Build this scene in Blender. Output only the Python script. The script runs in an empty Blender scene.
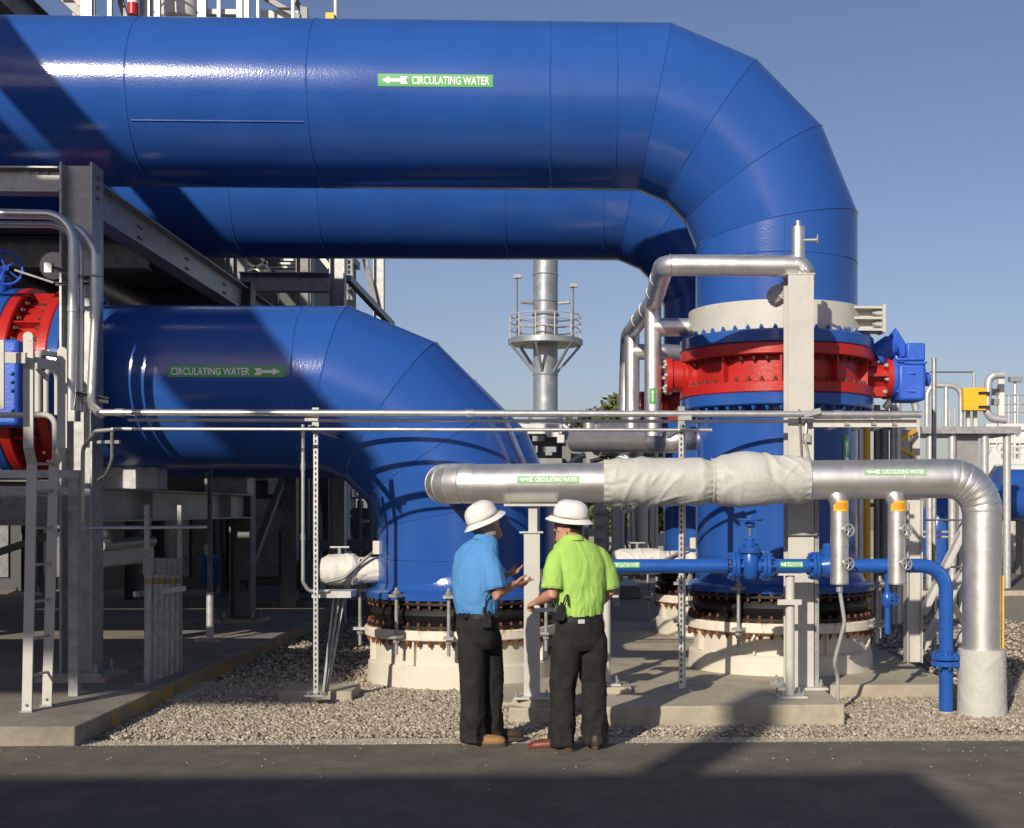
import bpy, bmesh, math, random
import numpy as np
from mathutils import Vector, Matrix, noise
random.seed(7); np.random.seed(7)
R = math.radians
V = Vector
scene = bpy.context.scene
col = scene.collection

# ------------------------------------------------------------------ camera
F, CX, CY, CH, YAW = 1300.0, 600.0, 510.0, 1.8, R(1.8)
cam_d = bpy.data.cameras.new('camera'); cam = bpy.data.objects.new('camera', cam_d); col.objects.link(cam)
cam.location = (0, 0, CH); cam.rotation_euler = (R(90), 0, -YAW)
cam_d.sensor_width = 36; cam_d.sensor_fit = 'HORIZONTAL'; cam_d.lens = 36*F/1024
cam_d.shift_x = (512-CX)/1024; cam_d.shift_y = (CY-414)/1024
cam_d.clip_start = 0.1; cam_d.clip_end = 6000
scene.camera = cam
scene.render.resolution_x = 1024; scene.render.resolution_y = 828

# ------------------------------------------------------------------ sky and sun
AZ, EL = R(23), R(25)          # the sun stands behind the camera, to the left
SUN_TO = V((-math.sin(AZ)*math.cos(EL), -math.cos(AZ)*math.cos(EL), math.sin(EL)))
world = bpy.data.worlds.new('World'); scene.world = world; world.use_nodes = True
wn = world.node_tree; wn.nodes.clear()
sky = wn.nodes.new('ShaderNodeTexSky'); sky.sky_type = 'NISHITA'; sky.sun_disc = False
sky.sun_elevation = EL; sky.sun_rotation = math.atan2(SUN_TO.x, SUN_TO.y)
sky.air_density = 1.0; sky.dust_density = 1.2; sky.ozone_density = 1.5; sky.altitude = 0
bg = wn.nodes.new('ShaderNodeBackground'); bg.inputs['Strength'].default_value = 0.085
wo = wn.nodes.new('ShaderNodeOutputWorld')
tint = wn.nodes.new('ShaderNodeMix'); tint.data_type = 'RGBA'; tint.blend_type = 'MULTIPLY'; tint.inputs[0].default_value = 1; tint.inputs[7].default_value = (.90, .835, .955, 1)
wn.links.new(sky.outputs[0], tint.inputs[6]); wn.links.new(tint.outputs[2], bg.inputs[0]); wn.links.new(bg.outputs[0], wo.inputs[0])
sun_d = bpy.data.lights.new('sun', 'SUN'); sun_d.energy = 4.4; sun_d.angle = R(0.55); sun_d.color = (1.0, 0.90, 0.75)
sun = bpy.data.objects.new('sun', sun_d); col.objects.link(sun)
sun.rotation_euler = SUN_TO.to_track_quat('Z', 'Y').to_euler(); sun.location = (-20, -40, 40)
scene.view_settings.view_transform = 'Standard'; scene.view_settings.look = 'None'
scene.view_settings.gamma = 1; scene.view_settings.use_curve_mapping = False
scene.view_settings.exposure = 0.14
scene.cycles.max_bounces = 6

# ------------------------------------------------------------------ pixel -> place
_rt = V((math.cos(YAW), -math.sin(YAW), 0)); _fw = V((math.sin(YAW), math.cos(YAW), 0)); _up = V((0, 0, 1))
CAM = V((0, 0, CH))
def ray(px, py): return _rt*((px-CX)/F) + _fw + _up*((CY-py)/F)
def H(px, py, Y):                      # the point seen at a pixel that lies Y metres into the site
    d = ray(px, py); return CAM + d*(Y/d.y)
def G(px, py, z=0.0):                  # the point seen at a pixel that lies at height z
    d = ray(px, py); return CAM + d*((z-CH)/d.z)
def cyl_hit(px, py, P, A, r):          # the point seen on a cylinder (point P, unit axis A)
    d = ray(px, py); o = CAM - P
    d2 = d - A*d.dot(A); o2 = o - A*o.dot(A)
    a, b, c = d2.dot(d2), 2*d2.dot(o2), o2.dot(o2)-r*r
    D = max(b*b-4*a*c, 0); return CAM + d*((-b-math.sqrt(D))/(2*a))

# ------------------------------------------------------------------ materials
M = {}
def mat(name, c, rough=.5, metal=0, var=.12, scale=3.0, bump=0, bscale=60, coat=0, c2=None, detail=6, stretch=None, spec=.5, rvar=.08, c2lim=(.45, .62), obj=True):
    m = bpy.data.materials.new(name); m.use_nodes = True; M[name] = m
    nt = m.node_tree; N = nt.nodes; L = nt.links; b = N['Principled BSDF']
    tc = N.new('ShaderNodeTexCoord'); src = tc.outputs['Object']
    if stretch:
        mp = N.new('ShaderNodeMapping'); mp.inputs['Scale'].default_value = stretch; L.new(src, mp.inputs[0]); src = mp.outputs[0]
    n1 = N.new('ShaderNodeTexNoise'); n1.inputs['Scale'].default_value = scale; n1.inputs['Detail'].default_value = detail; n1.inputs['Roughness'].default_value = .6
    L.new(src, n1.inputs['Vector'])
    mx = N.new('ShaderNodeMix'); mx.data_type = 'RGBA'
    lo = [max(0, x*(1-var)) for x in c[:3]]+[1]; hi = [min(1, x*(1+var)) for x in c[:3]]+[1]
    mx.inputs[6].default_value = lo; mx.inputs[7].default_value = hi
    rp = N.new('ShaderNodeMapRange'); rp.inputs[1].default_value = .3; rp.inputs[2].default_value = .7; L.new(n1.outputs[0], rp.inputs[0])
    L.new(rp.outputs[0], mx.inputs[0]); outc = mx.outputs[2]
    if c2:
        n2 = N.new('ShaderNodeTexNoise'); n2.inputs['Scale'].default_value = scale*1.7; n2.inputs['Detail'].default_value = 8; n2.inputs['Roughness'].default_value = .68
        L.new(src, n2.inputs['Vector'])
        r2 = N.new('ShaderNodeMapRange'); r2.inputs[1].default_value = c2lim[0]; r2.inputs[2].default_value = c2lim[1]; L.new(n2.outputs[0], r2.inputs[0])
        m2 = N.new('ShaderNodeMix'); m2.data_type = 'RGBA'; m2.inputs[7].default_value = list(c2)+[1]
        L.new(outc, m2.inputs[6]); L.new(r2.outputs[0], m2.inputs[0]); outc = m2.outputs[2]
    L.new(outc, b.inputs['Base Color'])
    rr = N.new('ShaderNodeMapRange'); rr.inputs[3].default_value = max(.02, rough-rvar); rr.inputs[4].default_value = min(1, rough+rvar); L.new(n1.outputs[0], rr.inputs[0])
    L.new(rr.outputs[0], b.inputs['Roughness'])
    b.inputs['Metallic'].default_value = metal; b.inputs['Specular IOR Level'].default_value = spec
    if coat: b.inputs['Coat Weight'].default_value = coat; b.inputs['Coat Roughness'].default_value = .12
    if bump:
        nb = N.new('ShaderNodeTexNoise'); nb.inputs['Scale'].default_value = bscale; nb.inputs['Detail'].default_value = 5; L.new(src, nb.inputs['Vector'])
        bp = N.new('ShaderNodeBump'); bp.inputs['Strength'].default_value = 1; bp.inputs['Distance'].default_value = bump; L.new(nb.outputs[0], bp.inputs['Height'])
        L.new(bp.outputs[0], b.inputs['Normal'])
    return m
mat('blue', (.021, .084, .335), .17, var=.07, scale=1.3, bump=.0013, bscale=50, rvar=.05, c2=(.026, .094, .345), c2lim=(.5, .8))
mat('blue_gloss', (.014, .085, .36), .28, var=.12, scale=5, bump=.0015, bscale=40)
mat('blue_valve', (.03, .11, .55), .42, var=.14, scale=6, bump=.003, bscale=50)
mat('red', (.43, .018, .014), .36, var=.12, scale=4, bump=.002, bscale=40)
mat('cream', (.60, .565, .475), .6, var=.07, scale=3, bump=.003, bscale=40, c2=(.60, .54, .43), c2lim=(.55, .75))
mat('cream_rust', (.70, .64, .54), .55, var=.08, scale=4, c2=(.30, .12, .04), c2lim=(.56, .66), stretch=(1, 1, .35))
mat('whitegrey', (.50, .49, .455), .5, var=.07, scale=4, bump=.001, bscale=60, c2=(.40, .39, .35), c2lim=(.55, .8))
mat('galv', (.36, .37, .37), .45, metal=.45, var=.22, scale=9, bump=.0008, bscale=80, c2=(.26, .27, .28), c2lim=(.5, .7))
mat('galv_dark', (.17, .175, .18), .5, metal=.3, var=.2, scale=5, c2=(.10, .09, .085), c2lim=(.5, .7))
mat('galv_light', (.52, .53, .53), .4, metal=.45, var=.15, scale=9)
mat('conduit', (.58, .58, .57), .34, metal=.75, var=.1, scale=12)
mat('clad', (.74, .73, .71), .40, metal=.88, var=.07, scale=6, bump=.0012, bscale=14, rvar=.08)
mat('clad_dull', (.48, .475, .46), .42, metal=.8, var=.12, scale=7, bump=.002, bscale=20)
mat('blanket', (.46, .46, .43), .55, var=.08, scale=6, bump=.006, bscale=22)
mat('blanket_pale', (.60, .585, .55), .6, var=.08, scale=6, bump=.006, bscale=26)
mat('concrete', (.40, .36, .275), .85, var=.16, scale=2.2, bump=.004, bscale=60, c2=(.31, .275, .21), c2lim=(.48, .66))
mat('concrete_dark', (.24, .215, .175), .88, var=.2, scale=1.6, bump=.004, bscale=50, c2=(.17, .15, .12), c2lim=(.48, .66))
mat('yellow_worn', (.36, .24, .035), .7, var=.2, scale=2.0, c2=(.20, .175, .125), c2lim=(.42, .56), bump=.003, bscale=50)
mat('asphalt', (.158, .138, .106), .82, var=.3, scale=2.2, bump=.012, bscale=170, c2=(.128, .113, .088), c2lim=(.5, .62), detail=10)
mat('dirt', (.30, .262, .20), .95, var=.25, scale=9, bump=.02, bscale=70, c2=(.21, .185, .15), c2lim=(.45, .6))
mat('fines', (.50, .45, .355), .95, var=.2, scale=14, bump=.012, bscale=90, c2=(.40, .355, .28), c2lim=(.45, .62))
mat('rubber', (.010, .0095, .009), .5, var=.3, scale=6)
mat('valve_stud', (.09, .03, .018), .7, var=.35, scale=30)
mat('rust', (.19, .06, .022), .8, var=.35, scale=30, bump=.004, bscale=90)
mat('black', (.012, .012, .013), .5, var=.3, scale=8)
mat('blackplastic', (.014, .014, .015), .38, var=.2, scale=20)
mat('yellow', (.75, .42, .02), .5, var=.08, scale=8)
mat('green_sign', (.055, .33, .09), .42, var=.06, scale=12)
mat('green_faded', (.22, .46, .24), .45, var=.08, scale=12)
mat('sign_white', (.80, .80, .76), .5, var=.04, scale=12)
mat('grey_panel', (.27, .275, .28), .5, var=.1, scale=4, metal=.2)
mat('pale_panel', (.62, .62, .60), .55, var=.08, scale=4)
mat('hat', (.74, .73, .70), .30, var=.03, scale=8, coat=.25)
mat('skin', (.40, .20, .125), .5, var=.12, scale=28, c2=(.33, .14, .085), c2lim=(.52, .75), bump=.002, bscale=120)
mat('skin_pale', (.47, .25, .165), .5, var=.1, scale=28, c2=(.40, .17, .11), c2lim=(.52, .75), bump=.002, bscale=120)
mat('hair_dark', (.035, .019, .011), .6, var=.4, scale=60, bump=.006, bscale=150)
mat('hair_grey', (.28, .25, .22), .6, var=.3, scale=60, bump=.006, bscale=150)
mat('shirt_blue', (.085, .26, .56), .82, var=.08, scale=5, bump=.0012, bscale=330, spec=.25)
mat('shirt_green', (.34, .56, .12), .82, var=.07, scale=5, bump=.0012, bscale=330, spec=.25)
mat('trousers', (.019, .018, .0175), .9, var=.3, scale=7, bump=.0015, bscale=300, spec=.3)
mat('leather_tan', (.30, .165, .065), .6, var=.2, scale=16, bump=.004, bscale=60)
mat('leather_red', (.15, .035, .02), .42, var=.25, scale=16, bump=.004, bscale=60)
mat('leather_dark', (.045, .03, .02), .55, var=.25, scale=16, bump=.004, bscale=60)
mat('sole', (.06, .05, .04), .8, var=.2, scale=20)
mat('glass_dark', (.02, .02, .022), .12, var=.1)
mat('eye', (.75, .72, .68), .2, var=.02)
mat('bark', (.10, .07, .045), .9, var=.3, scale=8)
mat('shade_dark', (.055, .056, .06), .6, var=.15, scale=1)  # near-black: deep shade put into the colour of the backdrop
mat('leaf', (.075, .10, .022), .7, var=.45, scale=1.2, c2=(.12, .125, .03), c2lim=(.45, .65))
mat('leaf_dark', (.05, .075, .02), .7, var=.45, scale=1.2, c2=(.085, .095, .025), c2lim=(.45, .65))
mat('stack', (.27, .30, .33), .45, metal=.5, var=.22, scale=.9, c2=(.50, .47, .42), c2lim=(.55, .68))
mat('wall_metal', (.40, .39, .36), .6, var=.1, scale=1)
mat('orange', (.60, .20, .02), .55, var=.1, scale=8)

# ------------------------------------------------------------------ mesh helpers
def frame_of(d, up=None):
    d = d.normalized()
    if up is None or abs(d.dot(up.normalized())) > .98: up = V((0, 0, 1)) if abs(d.z) < .9 else V((1, 0, 0))
    s = d.cross(up).normalized(); u = s.cross(d).normalized(); return d, s, u
def fillet(pts, rad, n=6):             # rounds the corners of a polyline
    pts = [V(p) for p in pts]; out = [pts[0]]
    for i in range(1, len(pts)-1):
        r = rad[i-1] if isinstance(rad, (list, tuple)) else rad
        a, b, c = pts[i-1], pts[i], pts[i+1]
        d1 = (a-b).normalized(); d2 = (c-b).normalized(); ang = d1.angle(d2)
        if ang > 3.12 or r <= 0: out.append(b); continue
        t = r/math.tan(ang/2); t = min(t, (a-b).length*.499, (c-b).length*.499); rr = t*math.tan(ang/2)
        p1 = b+d1*t; p2 = b+d2*t; bis = (d1+d2).normalized(); o = b+bis*(rr/math.sin(ang/2))
        v1 = p1-o; v2 = p2-o; tot = v1.angle(v2); ax = v1.cross(v2)
        if ax.length < 1e-9: out.append(b); continue
        ax.normalize()
        for k in range(n+1): out.append(o+Matrix.Rotation(tot*k/n, 3, ax)@v1)
    out.append(pts[-1]); return out
def rings_of(pts, r, n=16, up=None):   # mitred circles along a polyline
    pts = [V(p) for p in pts]; res = []
    d0, s, u = frame_of(pts[1]-pts[0], up)
    d = d0
    for i, p in enumerate(pts):
        rad = r[i] if isinstance(r, (list, tuple)) else r
        if i == 0: nrm = d0
        elif i == len(pts)-1: nrm = d
        else:
            dn = (pts[i+1]-p).normalized(); nrm = (d+dn)
            nrm = nrm.normalized() if nrm.length > 1e-6 else d
        ring = []
        for k in range(n):
            a = 2*math.pi*k/n; o = s*(math.cos(a)*rad)+u*(math.sin(a)*rad)
            ring.append(p+o-d*(o.dot(nrm)/max(.2, d.dot(nrm))))
        res.append(ring)
        if 0 < i < len(pts)-1:
            q = d.rotation_difference(dn); s = q@s; u = q@u; d = dn
    return res
WL = {}
class MB:
    def __init__(self): self.v = []; self.f = []
    def add(self, vs, fs):
        b = len(self.v); self.v += [tuple(x) for x in vs]; self.f += [tuple(b+i for i in f) for f in fs]; return self
    def box(self, c, s, rot=None):
        c = V(c); hx, hy, hz = s[0]/2, s[1]/2, s[2]/2
        vs = [V((x, y, z)) for z in (-hz, hz) for y in (-hy, hy) for x in (-hx, hx)]
        if rot is not None: vs = [rot@v for v in vs]
        return self.add([c+v for v in vs], [(0,2,3,1),(4,5,7,6),(0,1,5,4),(2,6,7,3),(0,4,6,2),(1,3,7,5)])
    def bx(self, x0, x1, y0, y1, z0, z1): return self.box(((x0+x1)/2, (y0+y1)/2, (z0+z1)/2), (abs(x1-x0), abs(y1-y0), abs(z1-z0)))
    def rings(self, rs, caps=True, closed=True):
        n = len(rs[0]); vs = [p for r in rs for p in r]; fs = []
        for i in range(len(rs)-1):
            for k in range(n if closed else n-1):
                k2 = (k+1) % n; fs.append((i*n+k, i*n+k2, (i+1)*n+k2, (i+1)*n+k))
        if caps: fs.append(tuple(reversed(range(n)))); fs.append(tuple((len(rs)-1)*n+k for k in range(n)))
        return self.add(vs, fs)
    def tube(self, pts, r, n=12, caps=True): return self.rings(rings_of(pts, r, n), caps)
    def cyl(self, a, b, r, r2=None, n=16): return self.rings(rings_of([a, b], [r, r if r2 is None else r2], n))
    def lathe(self, prof, o, axis=(0, 0, 1), n=48, caps=True, ref=None):   # prof: (radius, height along the axis)
        d, s, u = frame_of(V(axis), V(ref) if ref else None); o = V(o)
        rs = [[o+d*h+s*(math.cos(2*math.pi*k/n)*r)+u*(math.sin(2*math.pi*k/n)*r) for k in range(n)] for r, h in prof]
        return self.rings(rs, caps)
    def ring(self, o, axis, r0, r1, h0, h1, n=48):       # a hollow ring: closed profile loop
        d, s, u = frame_of(V(axis)); o = V(o); prof = [(r1, h0), (r1, h1), (r0, h1), (r0, h0), (r1, h0)]
        return self.rings([[o+d*h+s*(math.cos(2*math.pi*k/n)*r)+u*(math.sin(2*math.pi*k/n)*r) for k in range(n)] for r, h in prof], False)
    def torus(self, o, axis, Rr, r, n=24, m=8, a0=0, a1=2*math.pi):
        d, s, u = frame_of(V(axis)); o = V(o); full = abs(a1-a0-2*math.pi) < 1e-6
        K = n if full else n+1; rs = []
        for i in range(K):
            a = a0+(a1-a0)*i/n; e = s*math.cos(a)+u*math.sin(a)
            rs.append([o+e*(Rr+r*math.cos(2*math.pi*j/m))+d*(r*math.sin(2*math.pi*j/m)) for j in range(m)])
        if full: rs.append(rs[0]); return self.rings(rs, False)
        return self.rings(rs, True)
    def sect(self, a, b, poly, up=(0, 0, 1)):            # sweeps a 2D section (side, up) from a to b
        a, b = V(a), V(b); d, s, u = frame_of(b-a, V(up))
        return self.rings([[p+s*x+u*y for x, y in poly] for p in (a, b)])
    def ibeam(self, a, b, w, h, tf=.018, tw=.012, up=(0, 0, 1)):
        w2, h2, t2 = w/2, h/2, tw/2
        return self.sect(a, b, [(-w2,-h2),(w2,-h2),(w2,-h2+tf),(t2,-h2+tf),(t2,h2-tf),(w2,h2-tf),(w2,h2),(-w2,h2),(-w2,h2-tf),(-t2,h2-tf),(-t2,-h2+tf),(-w2,-h2+tf)], up)
    def channel(self, a, b, w, h, t=.008, up=(0, 0, 1)):
        return self.sect(a, b, [(-w/2,-h/2),(w/2,-h/2),(w/2,-h/2+t),(-w/2+t,-h/2+t),(-w/2+t,h/2-t),(w/2,h/2-t),(w/2,h/2),(-w/2,h/2)], up)
    def angle(self, a, b, w, t=.008, up=(0, 0, 1)):
        return self.sect(a, b, [(0,0),(w,0),(w,t),(t,t),(t,w),(0,w)], up)
    def bar(self, a, b, w, h, up=(0, 0, 1)):
        return self.sect(a, b, [(-w/2,-h/2),(w/2,-h/2),(w/2,h/2),(-w/2,h/2)], up)
    def ellipsoid(self, c, s, n=16, m=10, rot=None):
        c = V(c); vs = []; fs = []
        for i in range(m+1):
            t = math.pi*i/m
            for k in range(n):
                a = 2*math.pi*k/n; p = V((s[0]*math.sin(t)*math.cos(a), s[1]*math.sin(t)*math.sin(a), s[2]*math.cos(t)))
                if rot is not None: p = rot@p
                vs.append(c+p)
        for i in range(m):
            for k in range(n): fs.append((i*n+k, (i+1)*n+k, (i+1)*n+(k+1) % n, i*n+(k+1) % n))
        return self.add(vs, fs)
    def mesh(self, name, origin=(0, 0, 0), ang=35):
        o = V(origin); me = bpy.data.meshes.new(name)
        me.from_pydata([(x-o.x, y-o.y, z-o.z) for x, y, z in self.v], [], self.f); me.validate(); fix(me, ang); return me
    def build(self, name, m, parent=None, origin=None, ang=35, bevel=0):
        if parent is not None: po = WL[parent.name]; o = V(origin) if origin is not None else po
        else:
            po = V((0, 0, 0))
            if origin is None:
                xs = [v[0] for v in self.v]; ys = [v[1] for v in self.v]; zs = [v[2] for v in self.v]
                origin = ((min(xs)+max(xs))/2, (min(ys)+max(ys))/2, min(zs))
            o = V(origin)
        ob = link(name, self.mesh(name, o, ang), m, parent, o-po); WL[ob.name] = o
        if bevel:
            bv = ob.modifiers.new('bevel', 'BEVEL'); bv.width = bevel; bv.segments = 2; bv.limit_method = 'ANGLE'
        return ob
def fix(me, ang=35):
    bm = bmesh.new(); bm.from_mesh(me); bmesh.ops.remove_doubles(bm, verts=bm.verts, dist=1e-6); bmesh.ops.recalc_face_normals(bm, faces=bm.faces); bm.to_mesh(me); bm.free()
    me.shade_smooth(); me.set_sharp_from_angle(angle=R(ang))
def link(name, me, m, parent=None, loc=(0, 0, 0), rot=None):
    ob = bpy.data.objects.new(name, me); col.objects.link(ob); ob.location = loc
    if rot is not None: ob.rotation_euler = rot
    if m is not None and (len(me.materials) == 0): me.materials.append(M[m])
    if parent is not None: ob.parent = parent
    WL[ob.name] = (WL[parent.name] if parent is not None else V((0, 0, 0)))+V(loc)
    return ob
def tag(o, label=None, cat=None, group=None, kind=None):
    if label: o['label'] = label
    if cat: o['category'] = cat
    if group: o['group'] = group
    if kind: o['kind'] = kind
    return o
def thing(name, label, cat, loc, group=None):
    o = bpy.data.objects.new(name, None); col.objects.link(o); o.location = loc; o.empty_display_size = .2; WL[o.name] = V(loc)
    return tag(o, label, cat, group)
def stuffpart(o): o['kind'] = 'stuff'; return o
_bolts = {}
def bolt_mesh(r, h, m):
    k = (round(r, 4), round(h, 4), m)
    if k not in _bolts:
        b = MB(); b.cyl((0, 0, 0), (0, 0, h*.62), r, n=6); b.cyl((0, 0, h*.62), (0, 0, h), r*.55, n=8)
        me = b.mesh('bolt'); me.materials.append(M[m]); _bolts[k] = me
    return _bolts[k]
def bolt(parent, p, d, r, h, m, name='bolt'):            # one shared mesh, turned to face d
    return link(name, bolt_mesh(r, h, m), m, parent, V(p)-WL[parent.name], V(d).to_track_quat('Z', 'Y').to_euler())
def bolt_ring(parent, o, axis, Rr, n, r, h, m, name='bolt', a0=0):
    d, s, u = frame_of(V(axis))
    for k in range(n):
        a = a0+2*math.pi*k/n; bolt(parent, V(o)+s*(math.cos(a)*Rr)+u*(math.sin(a)*Rr), axis, r, h, m, name)
def bolt_band(parent, o, axis, Rr, n, r, h, m, name='bolt_row', a0=0):    # bolts too small to pick apart: one part
    d, s, u = frame_of(V(axis)); b = MB()
    for k in range(n):
        a = a0+2*math.pi*k/n; p = V(o)+s*(math.cos(a)*Rr)+u*(math.sin(a)*Rr); b.cyl(p, p+d*h, r, n=6)
    return stuffpart(b.build(name, m, parent))
def text_mesh(txt, w, h):               # flat lettering, x 0..w, y 0..h
    cu = bpy.data.curves.new('lettering', 'FONT'); cu.body = txt; cu.size = 1; cu.offset = .018; cu.resolution_u = 3
    ob = bpy.data.objects.new('lettering', cu); col.objects.link(ob)
    me = bpy.data.meshes.new_from_object(ob); bpy.data.objects.remove(ob); bpy.data.curves.remove(cu)
    co = np.array([v.co[:] for v in me.vertices]); mn = co.min(0); mx = co.max(0)
    vs = [((c[0]-mn[0])/(mx[0]-mn[0])*w, (c[1]-mn[1])/(mx[1]-mn[1])*h) for c in co]
    fs = [tuple(p.vertices) for p in me.polygons]; bpy.data.meshes.remove(me); return vs, fs
def arrow_shape(w, h):                  # arrow pointing to -x with a notched tail
    y = h/2; return [(0, y), (w*.28, 0), (w*.28, y*.58), (w*.72, y*.58), (w*.72, 0), (w*1.0, 0), (w*.9, y), (w*1.0, h), (w*.72, h), (w*.72, y*1.42), (w*.28, y*1.42), (w*.28, h)]
def handwheel(parent, c, axis, r, m, spokes=5, t=.012):
    d, s, u = frame_of(V(axis)); b = MB(); b.torus(c, axis, r, t, 24, 8); b.cyl(V(c)-d*t*1.6, V(c)+d*t*1.6, r*.2, n=12)
    for k in range(spokes):
        a = 2*math.pi*k/spokes; e = s*math.cos(a)+u*math.sin(a); b.cyl(V(c)+e*r*.1, V(c)+e*r*.97, t*.75, n=8)
    return b.build('handwheel', m, parent)

# ================================================================== THE SETTING
ROAD_Y = 9.93; ZR = .02
def sheet(name, m, x0, x1, y0, y1, z, kind='structure', nx=1, ny=1, amp=0, parent=None):
    b = MB(); vs = []
    for j in range(ny+1):
        for i in range(nx+1):
            x = x0+(x1-x0)*i/nx; y = y0+(y1-y0)*j/ny; vs.append((x, y, z+(amp*noise.noise((x*.7, y*.7, 3.1)) if amp else 0)))
    b.add(vs, [(j*(nx+1)+i, j*(nx+1)+i+1, (j+1)*(nx+1)+i+1, (j+1)*(nx+1)+i) for j in range(ny) for i in range(nx)])
    o = b.build(name, m, parent, origin=(0, 0, z)); o['kind'] = kind; return o
sheet('ground', 'dirt', -2500, 2500, -2500, 2500, -.02)
rd = MB(); rd.v = []
n = 160; xs = [-60+120*i/n for i in range(n+1)]
edge = [ROAD_Y+.035*noise.noise((x*1.7, 0, 0))+.02*noise.noise((x*7, 2, 0)) for x in xs]
vs = [(x, -60, ZR) for x in xs]+[(x, e, ZR) for x, e in zip(xs, edge)]+[(x, e+.06, -.03) for x, e in zip(xs, edge)]
rd.add(vs, [(i, i+1, n+2+i, n+1+i) for i in range(n)]+[(n+1+i, n+2+i, 2*n+3+i, 2*n+2+i) for i in range(n)])
o = rd.build('road', 'asphalt', None, origin=(0, 0, 0)); o['kind'] = 'structure'
fs = MB(); e0 = [e-.01 for e in edge]; e1 = [e+.34+.12*noise.noise((x*1.1, 5, 0))+.08*noise.noise((x*4, 8, 0)) for x, e in zip(xs, edge)]
fs.add([(x, a, .004) for x, a in zip(xs, e0)]+[(x, a, .002) for x, a in zip(xs, e1)], [(i, i+1, n+2+i, n+1+i) for i in range(n)])
o = fs.build('road_verge', 'fines', None, origin=(0, 0, 0)); o['kind'] = 'structure'
sheet('service_road', 'asphalt', -14, 80, 27.5, 46, .004)
sheet('far_yard', 'fines', -80, 160, 48, 110, .006)
kb = MB(); kb.bx(-14, 80, 27.2, 27.42, -.02, .09); o = kb.build('kerb', 'concrete', bevel=.01); o['kind'] = 'structure'
kb = MB(); kb.bx(-14, 80, 46.1, 46.3, -.02, .1); o = kb.build('kerb', 'concrete', bevel=.01); o['kind'] = 'structure'

# foundation slab on the left with its worn yellow edge
SX = -3.66; SZ = .165
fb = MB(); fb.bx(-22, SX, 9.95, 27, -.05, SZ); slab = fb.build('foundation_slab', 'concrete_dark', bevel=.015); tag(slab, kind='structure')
yb = MB(); yb.bx(SX-.02, SX+.004, 10.75, 24, .0, SZ-.012); yb.build('painted_edge', 'yellow_worn', slab)
# concrete pads between the pipes
def pad(name, pts, z0, z1, m='concrete', bevel=.014):
    b = MB(); k = len(pts); b.add([(x, y, z0) for x, y in pts]+[(x, y, z1) for x, y in pts], [tuple(reversed(range(k))), tuple(range(k, 2*k))]+[(i, (i+1) % k, k+(i+1) % k, k+i) for i in range(k)])
    o = b.build(name, m, bevel=bevel); o['kind'] = 'structure'; return o
def xy(px, py, z=0): p = G(px, py, z); return (p.x, p.y)
p0 = G(590, 727); p1 = G(845, 724)
SLAB_Z = .165
pad('pump_slab', [(p0.x, p0.y), (p1.x, p1.y), (p1.x+.02, 12.32), (p0.x+.05, 12.5)], -.05, SLAB_Z)
pad('pipe_slab', [(.45, 12.51), (p1.x+.03, 12.33), (G(962, 700).x, 12.33), (G(962, 700).x+.1, 19.5), (.45, 19.5)], -.05, .13)
pad('walk_slab', [(-.62, 11.9), (p0.x+.04, 11.6), (p0.x+.04, 12.5), (.44, 12.52), (.44, 14.2), (-.62, 14.2)], -.05, .05)

# loose stone between the slabs: nobody could count it
def stones(name, n, fx, size, m, z=0.0, seed=1):
    rg = np.random.RandomState(seed); pts = fx(rg, n); n = len(pts)
    oc = np.array([(1,0,0),(-1,0,0),(0,1,0),(0,-1,0),(0,0,1),(0,0,-1)], float)
    ft = np.array([(0,2,4),(2,1,4),(1,3,4),(3,0,4),(2,0,5),(1,2,5),(3,1,5),(0,3,5)])
    sc = size*(0.45+rg.rand(n, 1, 1)**1.6*1.0); v = oc[None]*(0.6+.8*rg.rand(n, 6, 1))*sc*np.array([1, 1, .62])
    q = rg.rand(n)*6.283; c, s = np.cos(q)[:, None], np.sin(q)[:, None]
    t = (rg.rand(n)-.5)[:, None]*1.1
    x = v[:, :, 0]*c-v[:, :, 1]*s; y = v[:, :, 0]*s+v[:, :, 1]*c; zz = v[:, :, 2]+x*t
    P = np.stack([x, y, zz], 2)+pts[:, None, :]+np.array([0, 0, z])
    P = P.reshape(-1, 3); Fc = (ft[None]+np.arange(n)[:, None, None]*6).reshape(-1)
    me = bpy.data.meshes.new(name); me.vertices.add(len(P)); me.vertices.foreach_set('co', P.ravel())
    nf = len(Fc)//3; me.loops.add(nf*3); me.loops.foreach_set('vertex_index', Fc.astype(np.int32)); me.polygons.add(nf)
    me.polygons.foreach_set('loop_start', np.arange(nf, dtype=np.int32)*3)
    me.update(calc_edges=True); me.validate()
    at = me.attributes.new('tone', 'FLOAT', 'POINT'); at.data.foreach_set('value', np.repeat(rg.rand(n), 6).astype(np.float32))
    ob = link(name, me, m); ob['kind'] = 'stuff'; return ob
gm = mat('stone', (.33, .295, .25), .9, var=.1, scale=30, bump=.004, bscale=80)
nt = gm.node_tree; at = nt.nodes.new('ShaderNodeAttribute'); at.attribute_name = 'tone'
cr = nt.nodes.new('ShaderNodeValToRGB'); cr.color_ramp.elements[0].color = (.20, .168, .128, 1); cr.color_ramp.elements[1].color = (.58, .525, .425, 1)
e = cr.color_ramp.elements.new(.5); e.color = (.37, .318, .245, 1); e = cr.color_ramp.elements.new(.8); e.color = (.43, .385, .315, 1)
nt.links.new(at.outputs['Fac'], cr.inputs[0]); nt.links.new(cr.outputs[0], nt.nodes['Principled BSDF'].inputs['Base Color'])
pm = gm.copy(); pm.name = 'stone_pale'; M['stone_pale'] = pm
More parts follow.
